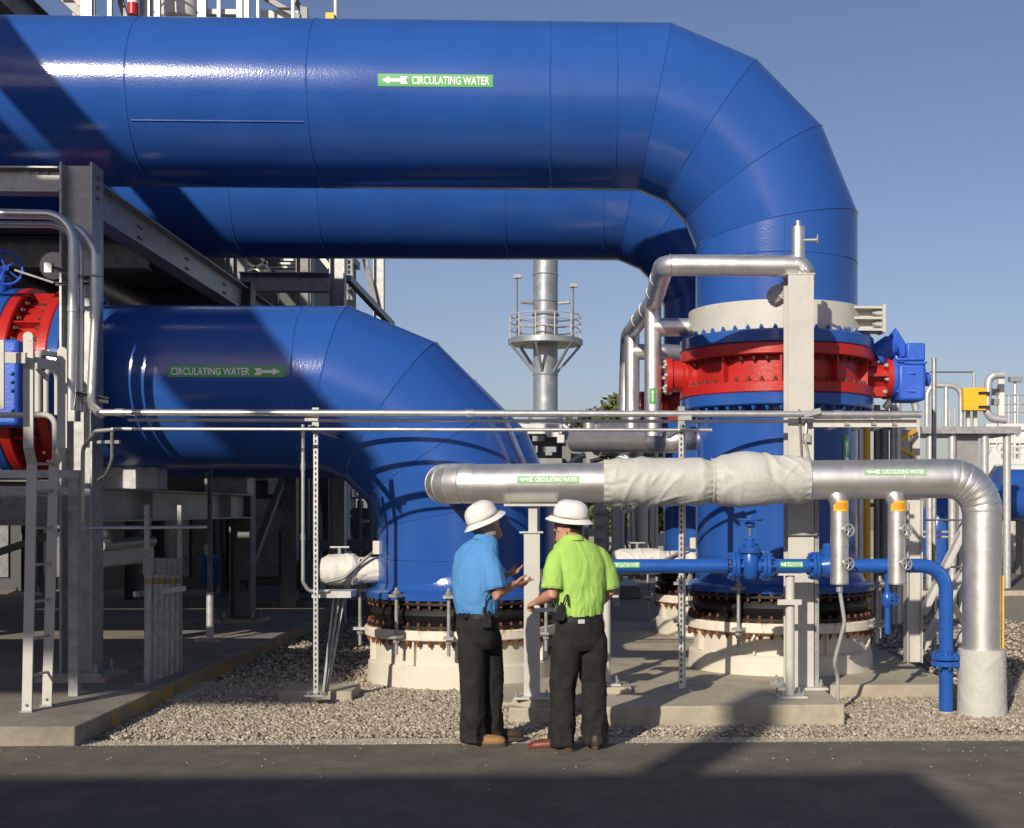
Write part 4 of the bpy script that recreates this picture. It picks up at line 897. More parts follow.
# ================================================================== VALVE, LADDER AND CONDUITS AT THE LEFT EDGE
xv = H(60, 388, 13.0).x
def flange_x(parent, x0_, x1_, r, m, name):
    return MB().lathe([(r-.015, x0_), (r, x0_+.012), (r, x1_-.012), (r-.015, x1_)], (0, YF, ZL), (1, 0, 0), 72).build(name, m, parent)
flange_x(lower, xv-.12, xv, 1.035, 'blue', 'flange'); bolt_ring(lower, (xv, YF, ZL), (1, 0, 0), .98, 44, .024, .05, 'blue_gloss')
bv = thing('butterfly_valve', 'red butterfly valve in the lower blue pipe behind the ladder', 'valve', (xv-.4, YF, ZL-1.0))
MB().lathe([(.90, xv-.64), (.90, xv-.121)], (0, YF, ZL), (1, 0, 0), 72).build('valve_body', 'red', bv)
for a in (xv-.235, xv-.64): flange_x(bv, a, a+.115, 1.033, 'red', 'valve_flange')
bolt_ring(bv, (xv-.236, YF, ZL), (-1, 0, 0), .955, 44, .026, .06, 'valve_stud'); bolt_ring(bv, (xv-.524, YF, ZL), (1, 0, 0), .955, 44, .026, .06, 'valve_stud')
for k in range(10):
    a = 2*math.pi*k/10; e = V((0, math.cos(a), math.sin(a))); MB().box(V((xv-.38, YF, ZL))+e*.94, (.28, .10, .02), Matrix.Rotation(a, 3, 'X')).build('body_rib', 'red', bv)
MB().lathe([(.2, -.4), (.16, -.95), (.17, -1.05), (.25, -1.06), (.25, -1.12)], (xv-.38, YF, ZL-.1), (0, 1, 0), 28).build('bearing_neck', 'red', bv)
lp = thing('water_pipe', 'blue pipe running on to the left beyond the lower red valve', 'pipe', (-9, YF, ZL-RP))
MB().lathe([(RP, -15), (RP, xv-.76)], (0, YF, ZL), (1, 0, 0), 72, caps=False).build('pipe_section', 'blue', lp)
flange_x(lp, xv-.76, xv-.642, 1.035, 'blue', 'flange'); bolt_ring(lp, (xv-.76, YF, ZL), (-1, 0, 0), .98, 44, .024, .05, 'blue_gloss')
p = H(14, 385, 12.6)
ao = thing('gear_operator', 'blue gear operator of the lower red valve behind the ladder', 'valve operator', (p.x, 12.6, p.z-.42))
MB().bx(p.x-.2, p.x+.1, 12.45, 12.82, p.z-.4, p.z+.42).build('gear_case', 'blue_valve', ao, bevel=.04)
MB().bx(p.x-.6, p.x-.21, 12.5, 12.8, p.z-.2, p.z+.3).build('motor_case', 'blue_valve', ao, bevel=.04)
MB().bx(p.x-.18, p.x-.11, 12.445, 12.449, p.z-.05, p.z+.22).build('name_plate', 'yellow', ao)
for dz_ in (.1, .02, -.06, -.25, .3): bolt(ao, (p.x+.04, 12.45, p.z+dz_), (0, -1, 0), .022, .03, 'blue_valve')
MB().cyl((xv-.38, 12.82, ZL-.1), (p.x, 12.8, ZL-.1), .1, n=20).build('drive_shaft', 'blue_valve', ao)
pw = H(5, 268, 13.6)
wv = thing('hand_valve', 'blue handwheel valve standing above the lower red valve', 'valve', (pw.x-.05, 13.7, ZL+RP))
handwheel(wv, (pw.x, 13.6, pw.z), (.55, -.8, 0), .17, 'blue_valve', 5, .015); MB().cyl((pw.x, 13.6, pw.z), (pw.x-.14, 13.8, pw.z), .025, n=12).build('stem', 'blue_valve', wv)
MB().lathe([(.05, 0), (.05, .1), (.09, .12), (.11, .2), (.11, .3), (.06, .34), (.06, .4)], (pw.x-.14, 13.8, ZL+RP-.03), n=20).build('valve_body', 'blue_valve', wv)
MB().bar((pw.x+.1, 13.6, pw.z-.02), (pw.x+.5, 13.6, pw.z-.15), .03, .02).build('lever', 'galv_dark', wv)

lad = thing('ladder', 'pale fixed ladder up to the valve platform at the left', 'ladder', G(37, 708, SZ))
f0 = G(27, 712, SZ); r0 = G(47, 706, SZ)
def railpts(b0, px1, px2, ytop):
    Y = b0.y; return [b0+V((0, 0, .0)), H(px1, 464, Y), H(px2, 448, Y-.12), H(px2, ytop, Y-.12)]
fp = railpts(f0, 32, 28.5, 337); rp_ = railpts(r0, 54, 62.5, 352)
for pts, nm in ((fp, 0), (rp_, 1)):
    for a, c in zip(pts[:-1], pts[1:]): MB().bar(a, c, .078, .018, (0, 1, 0)).build('side_rail', 'whitegrey', lad)
    MB().cyl(pts[-1]+V((0, -.0115, 0)), pts[-1]+V((0, .0115, 0)), .0405, n=20).build('rail_end', 'whitegrey', lad)
    MB().bx(pts[0].x-.05, pts[0].x+.05, pts[0].y-.03, pts[0].y+.06, SZ, SZ+.012).build('foot_plate', 'galv', lad); bolt(lad, pts[0]+V((.0, -.012, .06)), (0, -1, 0), .012, .02, 'galv')
for k in range(7):
    z = .45+.3*k; t_ = (z-f0.z)/(fp[1].z-f0.z); MB().cyl(f0.lerp(fp[1], min(t_, 1.0)), r0.lerp(rp_[1], min(t_, 1.0)), .012, n=10).build('rung', 'galv', lad)
plat = thing('valve_platform', 'small platform with pale handrails beside the red valve at the left', 'platform', H(10, 480, 11.4))
zp = H(20, 474, 11.2).z
for (a, c, z0_, z1_, Yp, m_) in ((-40, 37, 470, 478, 11.0, 'galv_light'), (-40, 80, 487, 495, 11.0, 'galv'), (36, 80, 470, 478, 12.2, 'galv')):
    A_ = H(a, z0_, Yp); C_ = H(c, z1_, Yp); MB().bx(A_.x, C_.x, Yp-.02, Yp+.02, C_.z, A_.z).build('toe_plate', m_, plat)
MB().bx(H(-60, 480, 11).x, xk-.35, 11.03, 12.4, zp-.02, zp+.01).build('grating', 'galv_dark', plat)
for a in (-50, 75): p = H(a, 480, 11.6); MB().bx(p.x-.04, p.x+.04, 11.55, 11.63, SZ, zp-.02).build('leg', 'galv', plat)
def rail(parent, pts, r=.024, m='whitegrey', rad=.09, name='handrail'): return MB().tube(fillet(pts, rad, 6), r, 14).build(name, m, parent)
rail(plat, [H(-60, 415, 11.1), H(55, 415, 11.1), H(55, 466, 11.1)])
rail(plat, [H(38, 412, 12.2), H(38, 352, 12.2), H(62, 356, 12.9)], .03)
rail(plat, [H(46, 414, 11.9), H(46, 372, 11.9), H(57, 368, 12.2), H(57, 415, 12.2)], .024)
MB().bar(H(-20, 357, 10.6), H(26, 358, 10.45), .018, .085).build('guard_bar', 'whitegrey', plat)
MB().bar(H(34, 362, 10.6), H(66, 367, 10.95), .018, .085).build('guard_bar', 'whitegrey', plat)
MB().bar(H(36, 366, 10.5), H(47, 378, 11.2), .018, .05).build('guard_bar', 'whitegrey', plat)
MB().bar(H(1, 340, 10.3), H(1, 409, 10.3), .05, .02, (0, 1, 0)).build('gate_bar', 'whitegrey', plat); MB().bar(H(30, 485, 10.9), H(56, 486, 11.0), .018, .085).build('guard_bar', 'whitegrey', plat)

# conduits that climb the column
cc = thing('conduit', 'thickest bent steel conduit on the rack column, outermost of three', 'conduit', H(73, 412, 12.35))
MB().tube(fillet([H(-90, 212, 12.3), H(73, 215, 12.3), H(73, 300, 12.3), H(71, 412, 12.3)], .26, 10), .046, 18).build('conduit_tube', 'conduit', cc)
MB().cyl(H(73, 312, 12.3), H(73, 306, 12.3), .053, n=18).build('coupling', 'conduit', cc); MB().box(H(73, 416, 12.3), (.11, .09, .1)).build('conduit_body', 'galv', cc)
cd_ = thing('conduit', 'middle bent steel conduit on the rack column', 'conduit', H(81, 412, 12.42))
MB().tube(fillet([H(-90, 223, 12.42), H(80, 225, 12.42), H(81, 300, 12.42), H(80, 412, 12.42)], .30, 10), .032, 16).build('conduit_tube', 'conduit', cd_)
MB().cyl(H(81, 312, 12.42), H(81, 306, 12.42), .039, n=16).build('coupling', 'conduit', cd_)
ce = thing('conduit', 'bent steel conduit nearest the column edge, third of three', 'conduit', H(96, 408, 12.4))
MB().tube(fillet([H(60, 226, 12.5), H(79, 228, 12.5), H(95, 250, 12.45), H(96, 300, 12.4), H(91, 405, 12.4), H(101, 413.5, YC)], .22, 8), .042, 18).build('conduit_tube', 'conduit', ce)
MB().cyl(H(95, 318, 12.4), H(95, 255, 12.4), .049, n=18).build('coupling', 'conduit', ce)
cs = thing('conduit_bracket', 'dark strut bracket on the rack column where the conduits meet the long rack', 'bracket', H(82, 400, 12.5))
MB().channel(H(70, 392, 12.3), H(108, 400, 12.45), .05, .04, .005).build('strut', 'galv_dark', cs); MB().channel(H(74, 399, 12.3), H(108, 402, 12.45), .05, .02, .005).build('strut', 'galv', cs)
cs2 = thing('conduit_bracket', 'dark strut bracket with pipe clamps on the rack column below the conduit bends', 'bracket', H(82, 272, 12.5))
MB().channel(H(52, 268, 12.4), H(98, 281, 12.45), .05, .04, .005).build('strut', 'galv_dark', cs2); MB().channel(H(56, 284, 12.42), H(98, 284, 12.45), .05, .025, .005).build('strut', 'galv_dark', cs2); MB().box(H(49, 268, 12.42), (.07, .06, .09)).build('end_box', 'galv_light', cs2)
for px, r_ in ((73, .05), (81, .036), (97, .046)): MB().torus(H(px, 276, 12.38), (0, 0, 1), r_, .008, 16, 6).build('clamp', 'galv_light', cs2)
ct_ = thing('conduit', 'thin steel conduit looping from the rack down the column and along under the pipe', 'conduit', H(84, 527, 12.2))
MB().tube(fillet([H(114, 429.5, YC), H(96, 431, YC+.05), H(83, 448, 12.0), H(82, 528, 12.2), H(206, 527, 13.4)], [.05, .12, .03], 8), .019, 12).build('conduit_tube', 'conduit', ct_)
MB().box(H(84, 486, 12.1), (.1, .06, .05)).build('clamp', 'galv', ct_); MB().box(H(83, 527, 12.18), (.08, .06, .07)).build('conduit_body', 'galv', ct_)
cl_ = thing('conduit', 'short looped cable hanging beside the rack column under the lower pipe', 'conduit', H(108, 478, 12.6))
MB().tube(fillet([H(112, 432, 12.5), H(112, 460, 12.5), H(106, 475, 12.6), H(98, 480, 12.7)], .1, 6), .016, 10).build('cable', 'galv_dark', cl_); MB().bar(H(98, 442, 12.6), H(120, 442, 12.5), .03, .03).build('arm', 'galv', cl_)

# stub-up conduits by the slab edge
q0 = G(147, 697, .04); q1 = G(176, 684, .04)
fo = MB(); fo.bx(q0.x-.1, q0.x+.36, q0.y-.18, q1.y+.2, -.03, .04); o = fo.build('stub_footing', 'concrete', bevel=.01); tag(o, 'low concrete footing under the row of grey conduit stubs', 'footing')
so = thing('conduit_stubs', 'row of six grey conduit stubs with capped boxes beside the slab edge', 'conduits', (q0.x, q0.y, .04))
for k in range(6):
    p = q0.lerp(q1, k/5); zt = 1.8-(573-510+k*.0)*p.y/1300
    c = MB().cyl((p.x, p.y, .04), (p.x+.01, p.y, zt), .031, n=16).build('conduit_tube', 'galv', so)
    MB().cyl((p.x+.01, p.y, zt-.10), (p.x+.01, p.y, zt-.04), .0325, n=16).build('yellow_band', 'yellow_worn', c)
    MB().bx(p.x-.03, p.x+.05, p.y-.035, p.y+.035, zt-.01, zt+.15).build('cap_box', 'grey_panel', so, bevel=.004)
    MB().cyl((p.x, p.y, .04), (p.x, p.y, .14), .036, n=16).build('coupling', 'galv', c)
MB().bar(q0+V((-.1, -.05, .97)), q1+V((.1, -.05, .97)), .03, .05).build('cross_strut', 'galv_light', so)
for p in (q0+V((-.02, .06, 0)), q1+V((.02, .06, 0))): MB().channel((p.x, p.y, .04), (p.x, p.y, 1.85), .04, .04, .004, (0, 1, 0)).build('strut_post', 'galv', so)
MB().bx(q0.x-.09, q0.x+.0, q0.y-.1, q0.y-.03, .041, .18).build('ground_box', 'grey_panel', so)
pp_ = G(210, 641, SZ); po = thing('drain_pipe', 'thin grey standpipe rising from the slab to the lower blue pipe', 'pipe', pp_)
MB().cyl(pp_, (pp_.x, pp_.y, 2.7), .03, n=14).build('pipe_tube', 'galv_dark', po); MB().cyl(pp_, (pp_.x, pp_.y, H(210, 592, pp_.y).z), .045, n=16).build('sleeve', 'galv_light', po); MB().bx(pp_.x-.16, pp_.x+.16, pp_.y-.14, pp_.y+.14, SZ, SZ+.03).build('base_plate', 'concrete', po)

# ================================================================== BACKGROUND PLANT
# stack with a round service platform
YQ = 62.0; xq_ = H(545.5, 400, YQ).x; s_ = YQ/1300
ck = thing('exhaust_stack', 'tall steel exhaust stack with a round railed platform', 'chimney', (xq_, YQ, 0))
cuts = [H(543, y, YQ).z for y in (412, 375, 340, 302, 275, 200, 110)]
for a, c in zip(cuts[:-1], cuts[1:]): MB().cyl((xq_, YQ, a), (xq_, YQ, c), .585, n=40).build('stack_section', 'stack', ck); MB().torus((xq_, YQ, c), (0, 0, 1), .59, .03, 40, 6).build('section_flange', 'stack', ck)
MB().lathe([(1.5, H(543, 470, YQ).z), (1.5, H(543, 440, YQ).z), (.62, H(543, 412, YQ).z)], (xq_, YQ, 0), n=8).build('base_hood', 'stack', ck)
MB().bx(xq_-1.3, xq_+1.3, YQ-1.3, YQ+1.3, -.02, H(543, 470, YQ).z).build('base_box', 'stack', ck)
zp_ = H(543, 339.5, YQ).z
MB().lathe([(.6, zp_-.26), (1.78, zp_-.26), (1.78, zp_), (.6, zp_)], (xq_, YQ, 0), n=12).build('platform_ring', 'stack', ck)
for k in range(12):
    a = 2*math.pi*(k+.5)/12; e = V((math.cos(a), math.sin(a), 0)); p = V((xq_, YQ, zp_))+e*1.72
    MB().cyl(p, p+V((0, 0, 1.1)), .035, n=6).build('rail_post', 'galv_light', ck)
    if k % 2 == 0: MB().bar(V((xq_, YQ, zp_-1.55))+e*.58, p-V((0, 0, .24)), .11, .11).build('knee_brace', 'stack', ck)
for dz_ in (.45, .8, 1.1): MB().torus((xq_, YQ, zp_+dz_), (0, 0, 1), 1.72, .032, 12, 6).build('guard_rail', 'galv_light', ck)
MB().torus((xq_, YQ, H(543, 315, YQ).z), (0, 0, 1), .62, .05, 24, 6).build('stiffener_ring', 'stack', ck)
for s in (-1, 1): MB().cyl((xq_+s*.6, YQ-.2, zp_+1.7), (xq_+s*1.15, YQ-.4, zp_+1.7), .07, n=10).build('sample_port', 'galv', ck)
for px, pt in ((517, 276), (573, 285)):
    p = H(px, pt, YQ-.6); MB().cyl((p.x, p.y, zp_), p, .045, n=8).build('lamp_pole', 'galv_dark', ck); MB().bx(p.x-.15, p.x+.2, p.y-.15, p.y+.15, p.z-.1, p.z+.06).build('floodlight', 'grey_panel', ck)

def small_tree(label, px, ptop, Y, wid, m, seed, group=None):
    rg = random.Random(seed); p = H(px, 510, Y); hgt = H(px, ptop, Y).z
    t = thing('tree', label, 'tree', (p.x, Y, -.02), group)
    b = MB(); b.tube([(p.x, Y, -.02), (p.x+.2, Y, hgt*.35), (p.x, Y, hgt*.75)], [.35, .26, .1], 8)
    for k in range(6):
        a = rg.random()*6.28; z = hgt*(.3+.08*k); b.tube([(p.x, Y, z), (p.x+math.cos(a)*wid*.5, Y+math.sin(a)*wid*.5, z+hgt*.16)], [.13, .04], 6)
    b.build('trunk', 'bark', t)
    cl = [(V((p.x+rg.uniform(-.75, .75)*wid, Y+rg.uniform(-.7, .7)*wid, hgt*rg.uniform(.2, .86))), wid*rg.uniform(.28, .5)) for k in range(22)]+[(V((p.x, Y, hgt*.82)), wid*.45)]
    vs, fs_ = [], []
    for c, r in cl:
        for k in range(330):
            d = V((rg.gauss(0, 1), rg.gauss(0, 1), rg.gauss(0, .8))).normalized(); q = c+d*r*rg.uniform(.6, 1.06)
            if q.z > hgt*1.02: continue
            e1 = V((rg.gauss(0, 1), rg.gauss(0, 1), rg.gauss(0, 1))).normalized(); e2 = e1.cross(d+V((.01, 0, 0))).normalized(); s = rg.uniform(.2, .42)
            i = len(vs); vs += [q+e1*s, q+e2*s*.6, q-e1*s, q-e2*s*.6]; fs_.append((i, i+1, i+2, i+3))
    MB().add(vs, fs_).build('crown', m, t)
for i, (px, pt, Y, w, m) in enumerate(((596, 404, 118, 4.0, 'leaf_dark'), (622, 398, 125, 4.8, 'leaf'), (650, 392, 120, 5.0, 'leaf'), (676, 396, 116, 4.6, 'leaf_dark'), (700, 402, 122, 4.8, 'leaf'), (570, 424, 126, 3.6, 'leaf'), (516, 418, 130, 3.4, 'leaf_dark'), (655, 428, 88, 4.2, 'leaf'), (672, 436, 84, 3.8, 'leaf_dark'), (638, 446, 90, 3.6, 'leaf'))):
    small_tree(['dark green tree', 'yellow-green tree'][m == 'leaf']+' far beyond the yard, seen between the pipes', px, pt, Y, w, m, 40+i, ['dark trees beyond the yard', 'yellow-green trees beyond the yard'][m == 'leaf'])

def frame_skid(t, boxes, tubes, bars):
    for nm, m_, Y, d, x0_, y0_, x1_, y1_ in boxes:
        a = H(x0_, y0_, Y); c = H(x1_, y1_, Y); MB().bx(a.x, c.x, Y, Y+d, c.z, a.z).build(nm, m_, t, bevel=.01)
    for nm, m_, r_, rad, pts in tubes: MB().tube(fillet([H(*p) for p in pts], rad, 6), r_, 16).build(nm, m_, t)
    for nm, m_, w, pts in bars: MB().bar(H(*pts[0]), H(*pts[1]), w, w).build(nm, m_, t)
gd = lambda px, Y: 510+1.8*1300/Y     # pixel row of the ground at depth Y
sk = thing('equipment_skid', 'grey equipment skid with clad vessel and pipework beyond the men', 'equipment', H(570, 600, 27))
frame_skid(sk, [('enclosure', 'grey_panel', 30, 2, 508, 430, 568, 466), ('enclosure', 'pale_panel', 29, 1, 512, 424, 562, 434), ('cabinet', 'grey_panel', 27, .5, 586, 448, 606, 470), ('skid_base', 'galv_dark', 26.5, 3, 500, 586, 640, gd(0, 26.5)+.5), ('cabinet', 'galv_dark', 28, .6, 545, 520, 560, 560), ('duct', 'galv_dark', 29, 1.0, 562, 440, 588, 470), ('junction_box', 'cream', 25, .2, 652, 534, 664, 546), ('cabinet', 'pale_panel', 26, .5, 628, 527, 650, 541)],
 [('clad_vessel', 'clad_dull', .36, .3, [(598, 440, 27), (680, 440, 27.5)]), ('vertical_pipe', 'clad', .12, .1, [(589, 420, 26.5), (589, 440, 26.5)]), ('vertical_pipe', 'galv', .10, .1, [(552, 500, 25), (552, 585, 25)]), ('loop_pipe', 'galv_light', .05, .2, [(622, 560, 24), (622, 512, 24), (632, 508, 24), (634, 560, 24)]), ('loop_pipe', 'galv', .06, .3, [(585, 455, 26), (572, 460, 26), (565, 480, 26), (565, 540, 26)]), ('hose', 'galv_dark', .06, .5, [(634, 446, 26), (634, 460, 26), (620, 472, 26), (612, 480, 26)]), ('vertical_pipe', 'cream', .09, .1, [(643, 500, 24), (643, 560, 24)]), ('vertical_pipe', 'galv_light', .035, .1, [(656, 430, 23), (656, 560, 23)]), ('vertical_pipe', 'cream', .06, .1, [(640, 436, 25), (640, 520, 25)]), ('vertical_pipe', 'clad', .07, .1, [(560, 505, 24), (560, 545, 24)]), ('cross_pipe', 'clad_dull', .05, .1, [(545, 545, 26), (600, 545, 26)]), ('cross_pipe', 'galv', .05, .1, [(540, 572, 26), (640, 574, 26)])],
 [('frame_post', 'whitegrey', .20, ((600, 500, 22), (600, 612, 22))), ('frame_post', 'whitegrey', .13, ((616, 505, 23), (616, 606, 23))), ('frame_post', 'galv', .1, ((575, 500, 25), (575, 600, 25))), ('frame_post', 'galv', .1, ((586, 470, 25), (586, 600, 25))), ('frame_beam', 'galv_dark', .12, ((545, 500, 25), (640, 500, 25))), ('frame_beam', 'galv', .1, ((606, 462, 25.5), (640, 462, 25.5)))])
for k in range(6): MB().bx(H(595, 500, 21.8).x, H(605, 500, 21.8).x, 21.75, 21.88, H(600, 513+k*13, 21.8).z, H(600, 511+k*13, 21.8).z).build('ladder_rung', 'galv', sk)
rg = random.Random(21); bx_, tb_, br_ = [], [], []
for k in range(16):
    x = rg.uniform(542, 660); y = rg.uniform(505, 575); bx_.append((rg.choice(['valve_block', 'junction_box', 'cabinet']), rg.choice(['pale_panel', 'grey_panel', 'galv_dark', 'cream', 'clad_dull', 'blue_gloss']), rg.uniform(23.5, 26.5), .2, x, y, x+rg.uniform(4, 10), y+rg.uniform(4, 12)))
for k in range(9):
    x = rg.uniform(508, 600); y = rg.uniform(428, 452); bx_.append(('duct_panel', rg.choice(['pale_panel', 'grey_panel', 'galv', 'stack']), rg.uniform(27.5, 28.8), .3, x, y, x+rg.uniform(6, 16), y+rg.uniform(4, 10)))
for k in range(14):
    x = rg.uniform(545, 668); tb_.append(('small_pipe', rg.choice(['galv_light', 'clad_dull', 'cream', 'galv_dark', 'galv']), rg.uniform(.02, .06), .12, [(x, rg.uniform(495, 520), 24.2), (x, rg.uniform(540, 575), 24.2), (x+rg.uniform(-18, 18), 578, 24.4)]))
for k in range(6): tb_.append(('small_pipe', rg.choice(['galv_light', 'galv', 'black']), rg.uniform(.03, .06), .3, [(rg.uniform(560, 600), 425, 27.2), (rg.uniform(570, 640), 448, 27.1), (rg.uniform(580, 640), 462, 27)]))
frame_skid(sk, bx_, tb_, br_)
# machinery in the shade under the lower pipe
mk = thing('pump_skid', 'shaded pump skid with pipes and panels under the lower blue pipe', 'equipment', H(340, 600, 24))
boxes = [('cabinet', 'pale_panel', 24, .5, 268, 478, 292, 494), ('cabinet', 'grey_panel', 24, .5, 270, 508, 282, 530), ('panel', 'pale_panel', 26, .1, 306, 478, 334, 494), ('pump_case', 'blue_gloss', 23, .5, 200, 556, 212, 585), ('motor', 'galv_dark', 22, .6, 300, 560, 320, 590), ('skid_base', 'galv_dark', 22, 4, 190, 600, 380, gd(0, 22)+.5), ('enclosure', 'galv_dark', 27, 1, 352, 508, 380, 560), ('cabinet', 'galv', 25, .4, 192, 545, 204, 556), ('panel', 'pale_panel', 25, .1, 224, 545, 230, 572), ('panel', 'grey_panel', 26, .2, 236, 546, 243, 582)]
rg = random.Random(5)
for k in range(34):
    x = rg.uniform(300, 378); y = rg.uniform(480, 530); w = rg.uniform(3, 11); h_ = rg.uniform(3, 9); boxes.append(('valve_block', rg.choice(['pale_panel', 'galv_light', 'grey_panel', 'blue_gloss', 'clad_dull', 'galv_dark']), rg.uniform(25, 29), .3, x, y, x+w, y+h_))
tubes = [('cross_pipe', rg.choice(['clad_dull', 'galv_light', 'galv_dark']), rg.uniform(.03, .09), .1, [(300, y, 27), (384, y, 27.5)]) for y in (484, 497, 512, 526, 541, 556, 572)]
tubes += [('vertical_pipe', rg.choice(['clad_dull', 'galv_light', 'galv_dark', 'blue_gloss']), rg.uniform(.03, .08), .1, [(x, 475, rg.uniform(24, 28)), (x, 600, 24)]) for x in (306, 318, 333, 347, 360, 371, 222, 214, 236)]
frame_skid(mk, boxes, tubes, [('frame_post', 'galv_dark', .25, ((290, 470, 22), (290, 614, 22))), ('frame_beam', 'galv_dark', .2, ((290, 545, 24), (384, 545, 24)))])
MB().tube([H(100, 546, 15), H(152, 541, 16)], .07, 16).build('lit_pipe', 'clad_dull', mk); MB().bar(H(100, 556, 15), H(152, 550, 16), .05, .2).build('tray_side', 'pale_panel', mk); MB().tube([H(96, 566, 15.2), H(142, 561, 16)], .025, 10).build('lit_pipe', 'clad_dull', mk)

# right-hand background
fx_ = thing('brace_frame', 'pale braced steel frame standing on the pad behind the silver pipe bend', 'steel frame', G(912, 660, .13))
b0 = G(913, 662, .13); Yb = b0.y
MB().ibeam((b0.x, Yb, .13), (b0.x, Yb, H(913, 500, Yb).z), .17, .17, .012, .009).build('post', 'whitegrey', fx_)
p1_ = H(962, 640, Yb+1.2); MB().bx(p1_.x-.05, p1_.x+.05, Yb+1.15, Yb+1.25, .12, 2.2).build('post', 'whitegrey', fx_)
for a, c in (((920, 650), (960, 575)), ((922, 560), (962, 625)), ((920, 615), (960, 535))): MB().angle(H(a[0], a[1], Yb+.1), H(c[0], c[1], Yb+1.1), .08, .01).build('brace', 'whitegrey', fx_)
for y in (520, 567, 628): MB().cyl(H(918, y, Yb+.1), H(962, y, Yb+1.1), .012, n=8).build('tie_rod', 'galv', fx_)
lp_ = thing('sample_pole', 'long thin grey pole rising behind the silver pipe bend', 'pole', G(934, 652, .13)); q = G(934, 652, .13)
MB().cyl(q, (q.x, q.y, H(934, 358, q.y).z), .028, n=10).build('pole_tube', 'galv', lp_); MB().bx(q.x-.08, q.x+.08, q.y-.08, q.y+.08, .13, .15).build('foot_plate', 'galv', lp_)
MB().bx(H(896, 545, 12.6).x, H(912, 545, 12.6).x, 12.55, 12.62, H(896, 545, 12.6).z, H(896, 541, 12.6).z).build('sample_arm', 'pale_panel', fx_)
YW = 30.0
wp = thing('access_platform', 'grey access platform with looped handrails behind the silver pipe bend', 'platform', V((H(965, 428, YW).x, YW, 0)))
dk = H(925, 428, YW).z
MB().bx(H(915, 428, YW).x, H(1012, 428, YW).x, YW-.6, YW+1.4, dk-.16, dk).build('deck', 'galv', wp)
for px in (925, 947, 979, 1001): x = H(px, 428, YW).x; MB().cyl((x, YW-.4, -.02), (x, YW-.4, dk-.16), .09, n=14).build('leg', 'galv_light', wp)
for a, c in ((925, 961),):
    rail(wp, [H(927, 428, YW-.5), H(927, 385, YW-.5), H(961, 386, YW-.5), H(961, 428, YW-.5)], .06, 'galv_light', .25); MB().cyl(H(946, 386, YW-.5), H(946, 428, YW-.5), .05, n=10).build('rail_post', 'galv_light', wp)
rail(wp, [H(1004, 375, YW-.6), H(989, 375, YW-.6), H(986, 418, YW-.6), H(1006, 420, YW-.6)], .09, 'galv_light', .5, 'loop_rail')
MB().bx(H(997, 378, YW).x, H(1003, 378, YW).x, YW-.1, YW, dk-.1, H(1000, 376, YW).z).build('rail_panel', 'pale_panel', wp)
for y in (392, 402): MB().bx(H(988, y, YW).x, H(998, y, YW).x, YW-.1, YW+.1, H(990, y+3, YW).z, H(990, y-3, YW).z).build('instrument', 'grey_panel', wp)
for px in (968, 975): MB().bar(H(px, 410, YW-.4), H(px, 428, YW-.4), .08, .08).build('rail_post', 'cream', wp)
MB().cyl(H(930, 372, YW), H(974, 372, YW), .02, n=8).build('wire_rail', 'galv_dark', wp); MB().cyl(H(974, 372, YW), H(974, 428, YW), .03, n=8).build('rail_post', 'galv', wp)
for k in range(7): MB().cyl(H(930+k*5, 408, YW+1.3), H(930+k*5, 428, YW+1.3), .02, n=6).build('baluster', 'galv_light', wp)
MB().bx(H(951, 431, YW).x, H(974, 431, YW).x, YW-.3, YW-.2, H(951, 470, YW).z, H(951, 431, YW).z).build('cladding_panel', 'grey_panel', wp)
yb_ = thing('control_box', 'bright yellow control box on the access platform rail', 'box', H(973, 411, YW-.62)); a = H(962, 388, YW-.62); c = H(985, 411, YW-.62)
MB().bx(a.x, c.x, YW-.75, YW-.55, c.z, a.z).build('case', 'yellow', yb_, bevel=.02)
for y in (393, 407): MB().bx(H(968, y, YW).x, H(979, y, YW).x, YW-.765, YW-.751, H(968, y+1.4, YW-.76).z, H(968, y-1.4, YW-.76).z).build('lettering_bar', 'black', yb_)
YX = 40.0
wr = thing('pipe_bridge', 'white steel pipe bridge with rails at the far right', 'pipe bridge', V((H(1010, 470, YX).x, YX, 0)))
for px in (992, 1008, 1022, 1050): x = H(px, 450, YX).x; MB().ibeam((x, YX, -.02), (x, YX, H(px, 425, YX).z), .25, .25, .02, .014).build('post', 'pale_panel', wr)
for y in (427, 440, 462, 468): MB().bar(H(985, y, YX), H(1060, y, YX), .2, .2).build('beam', 'pale_panel', wr)
for k in range(12): MB().cyl(H(985+k*5, 448, YX), H(985+k*5, 462, YX), .03, n=6).build('baluster', 'pale_panel', wr)
for y in (447, 453): MB().cyl(H(985, y, YX), H(1060, y, YX), .04, n=6).build('guard_rail', 'pale_panel', wr)
MB().bar(H(992, 460, YX), H(1008, 430, YX), .12, .12).build('brace', 'pale_panel', wr); MB().bar(H(980, 478, YX-1), H(996, 452, YX-1), .12, .3).build('stair_stringer', 'pale_panel', wr)
for y in (395, 404, 412): MB().cyl(H(1000, y, YX+6), H(1060, y, YX+6), .04, n=6).build('guard_rail', 'galv_light', wr)
for k in range(7): MB().cyl(H(1000+k*9, 395, YX+6), H(1000+k*9, 425, YX+6), .04, n=6).build('rail_post', 'galv_light', wr)
ft = thing('floodlight_pole', 'slim floodlight pole standing far behind the pipe bridge', 'light pole', V((H(1015, 450, 50).x, 50, 0))); x = H(1015, 450, 50).x
MB().cyl((x, 50, -.02), (x, 50, H(1015, 380, 50).z), .06, n=8).build('pole', 'galv_light', ft); MB().bx(x-.25, x+.25, 49.8, 50.1, H(1015, 382, 50).z, H(1015, 377, 50).z).build('lamp_head', 'grey_panel', ft)
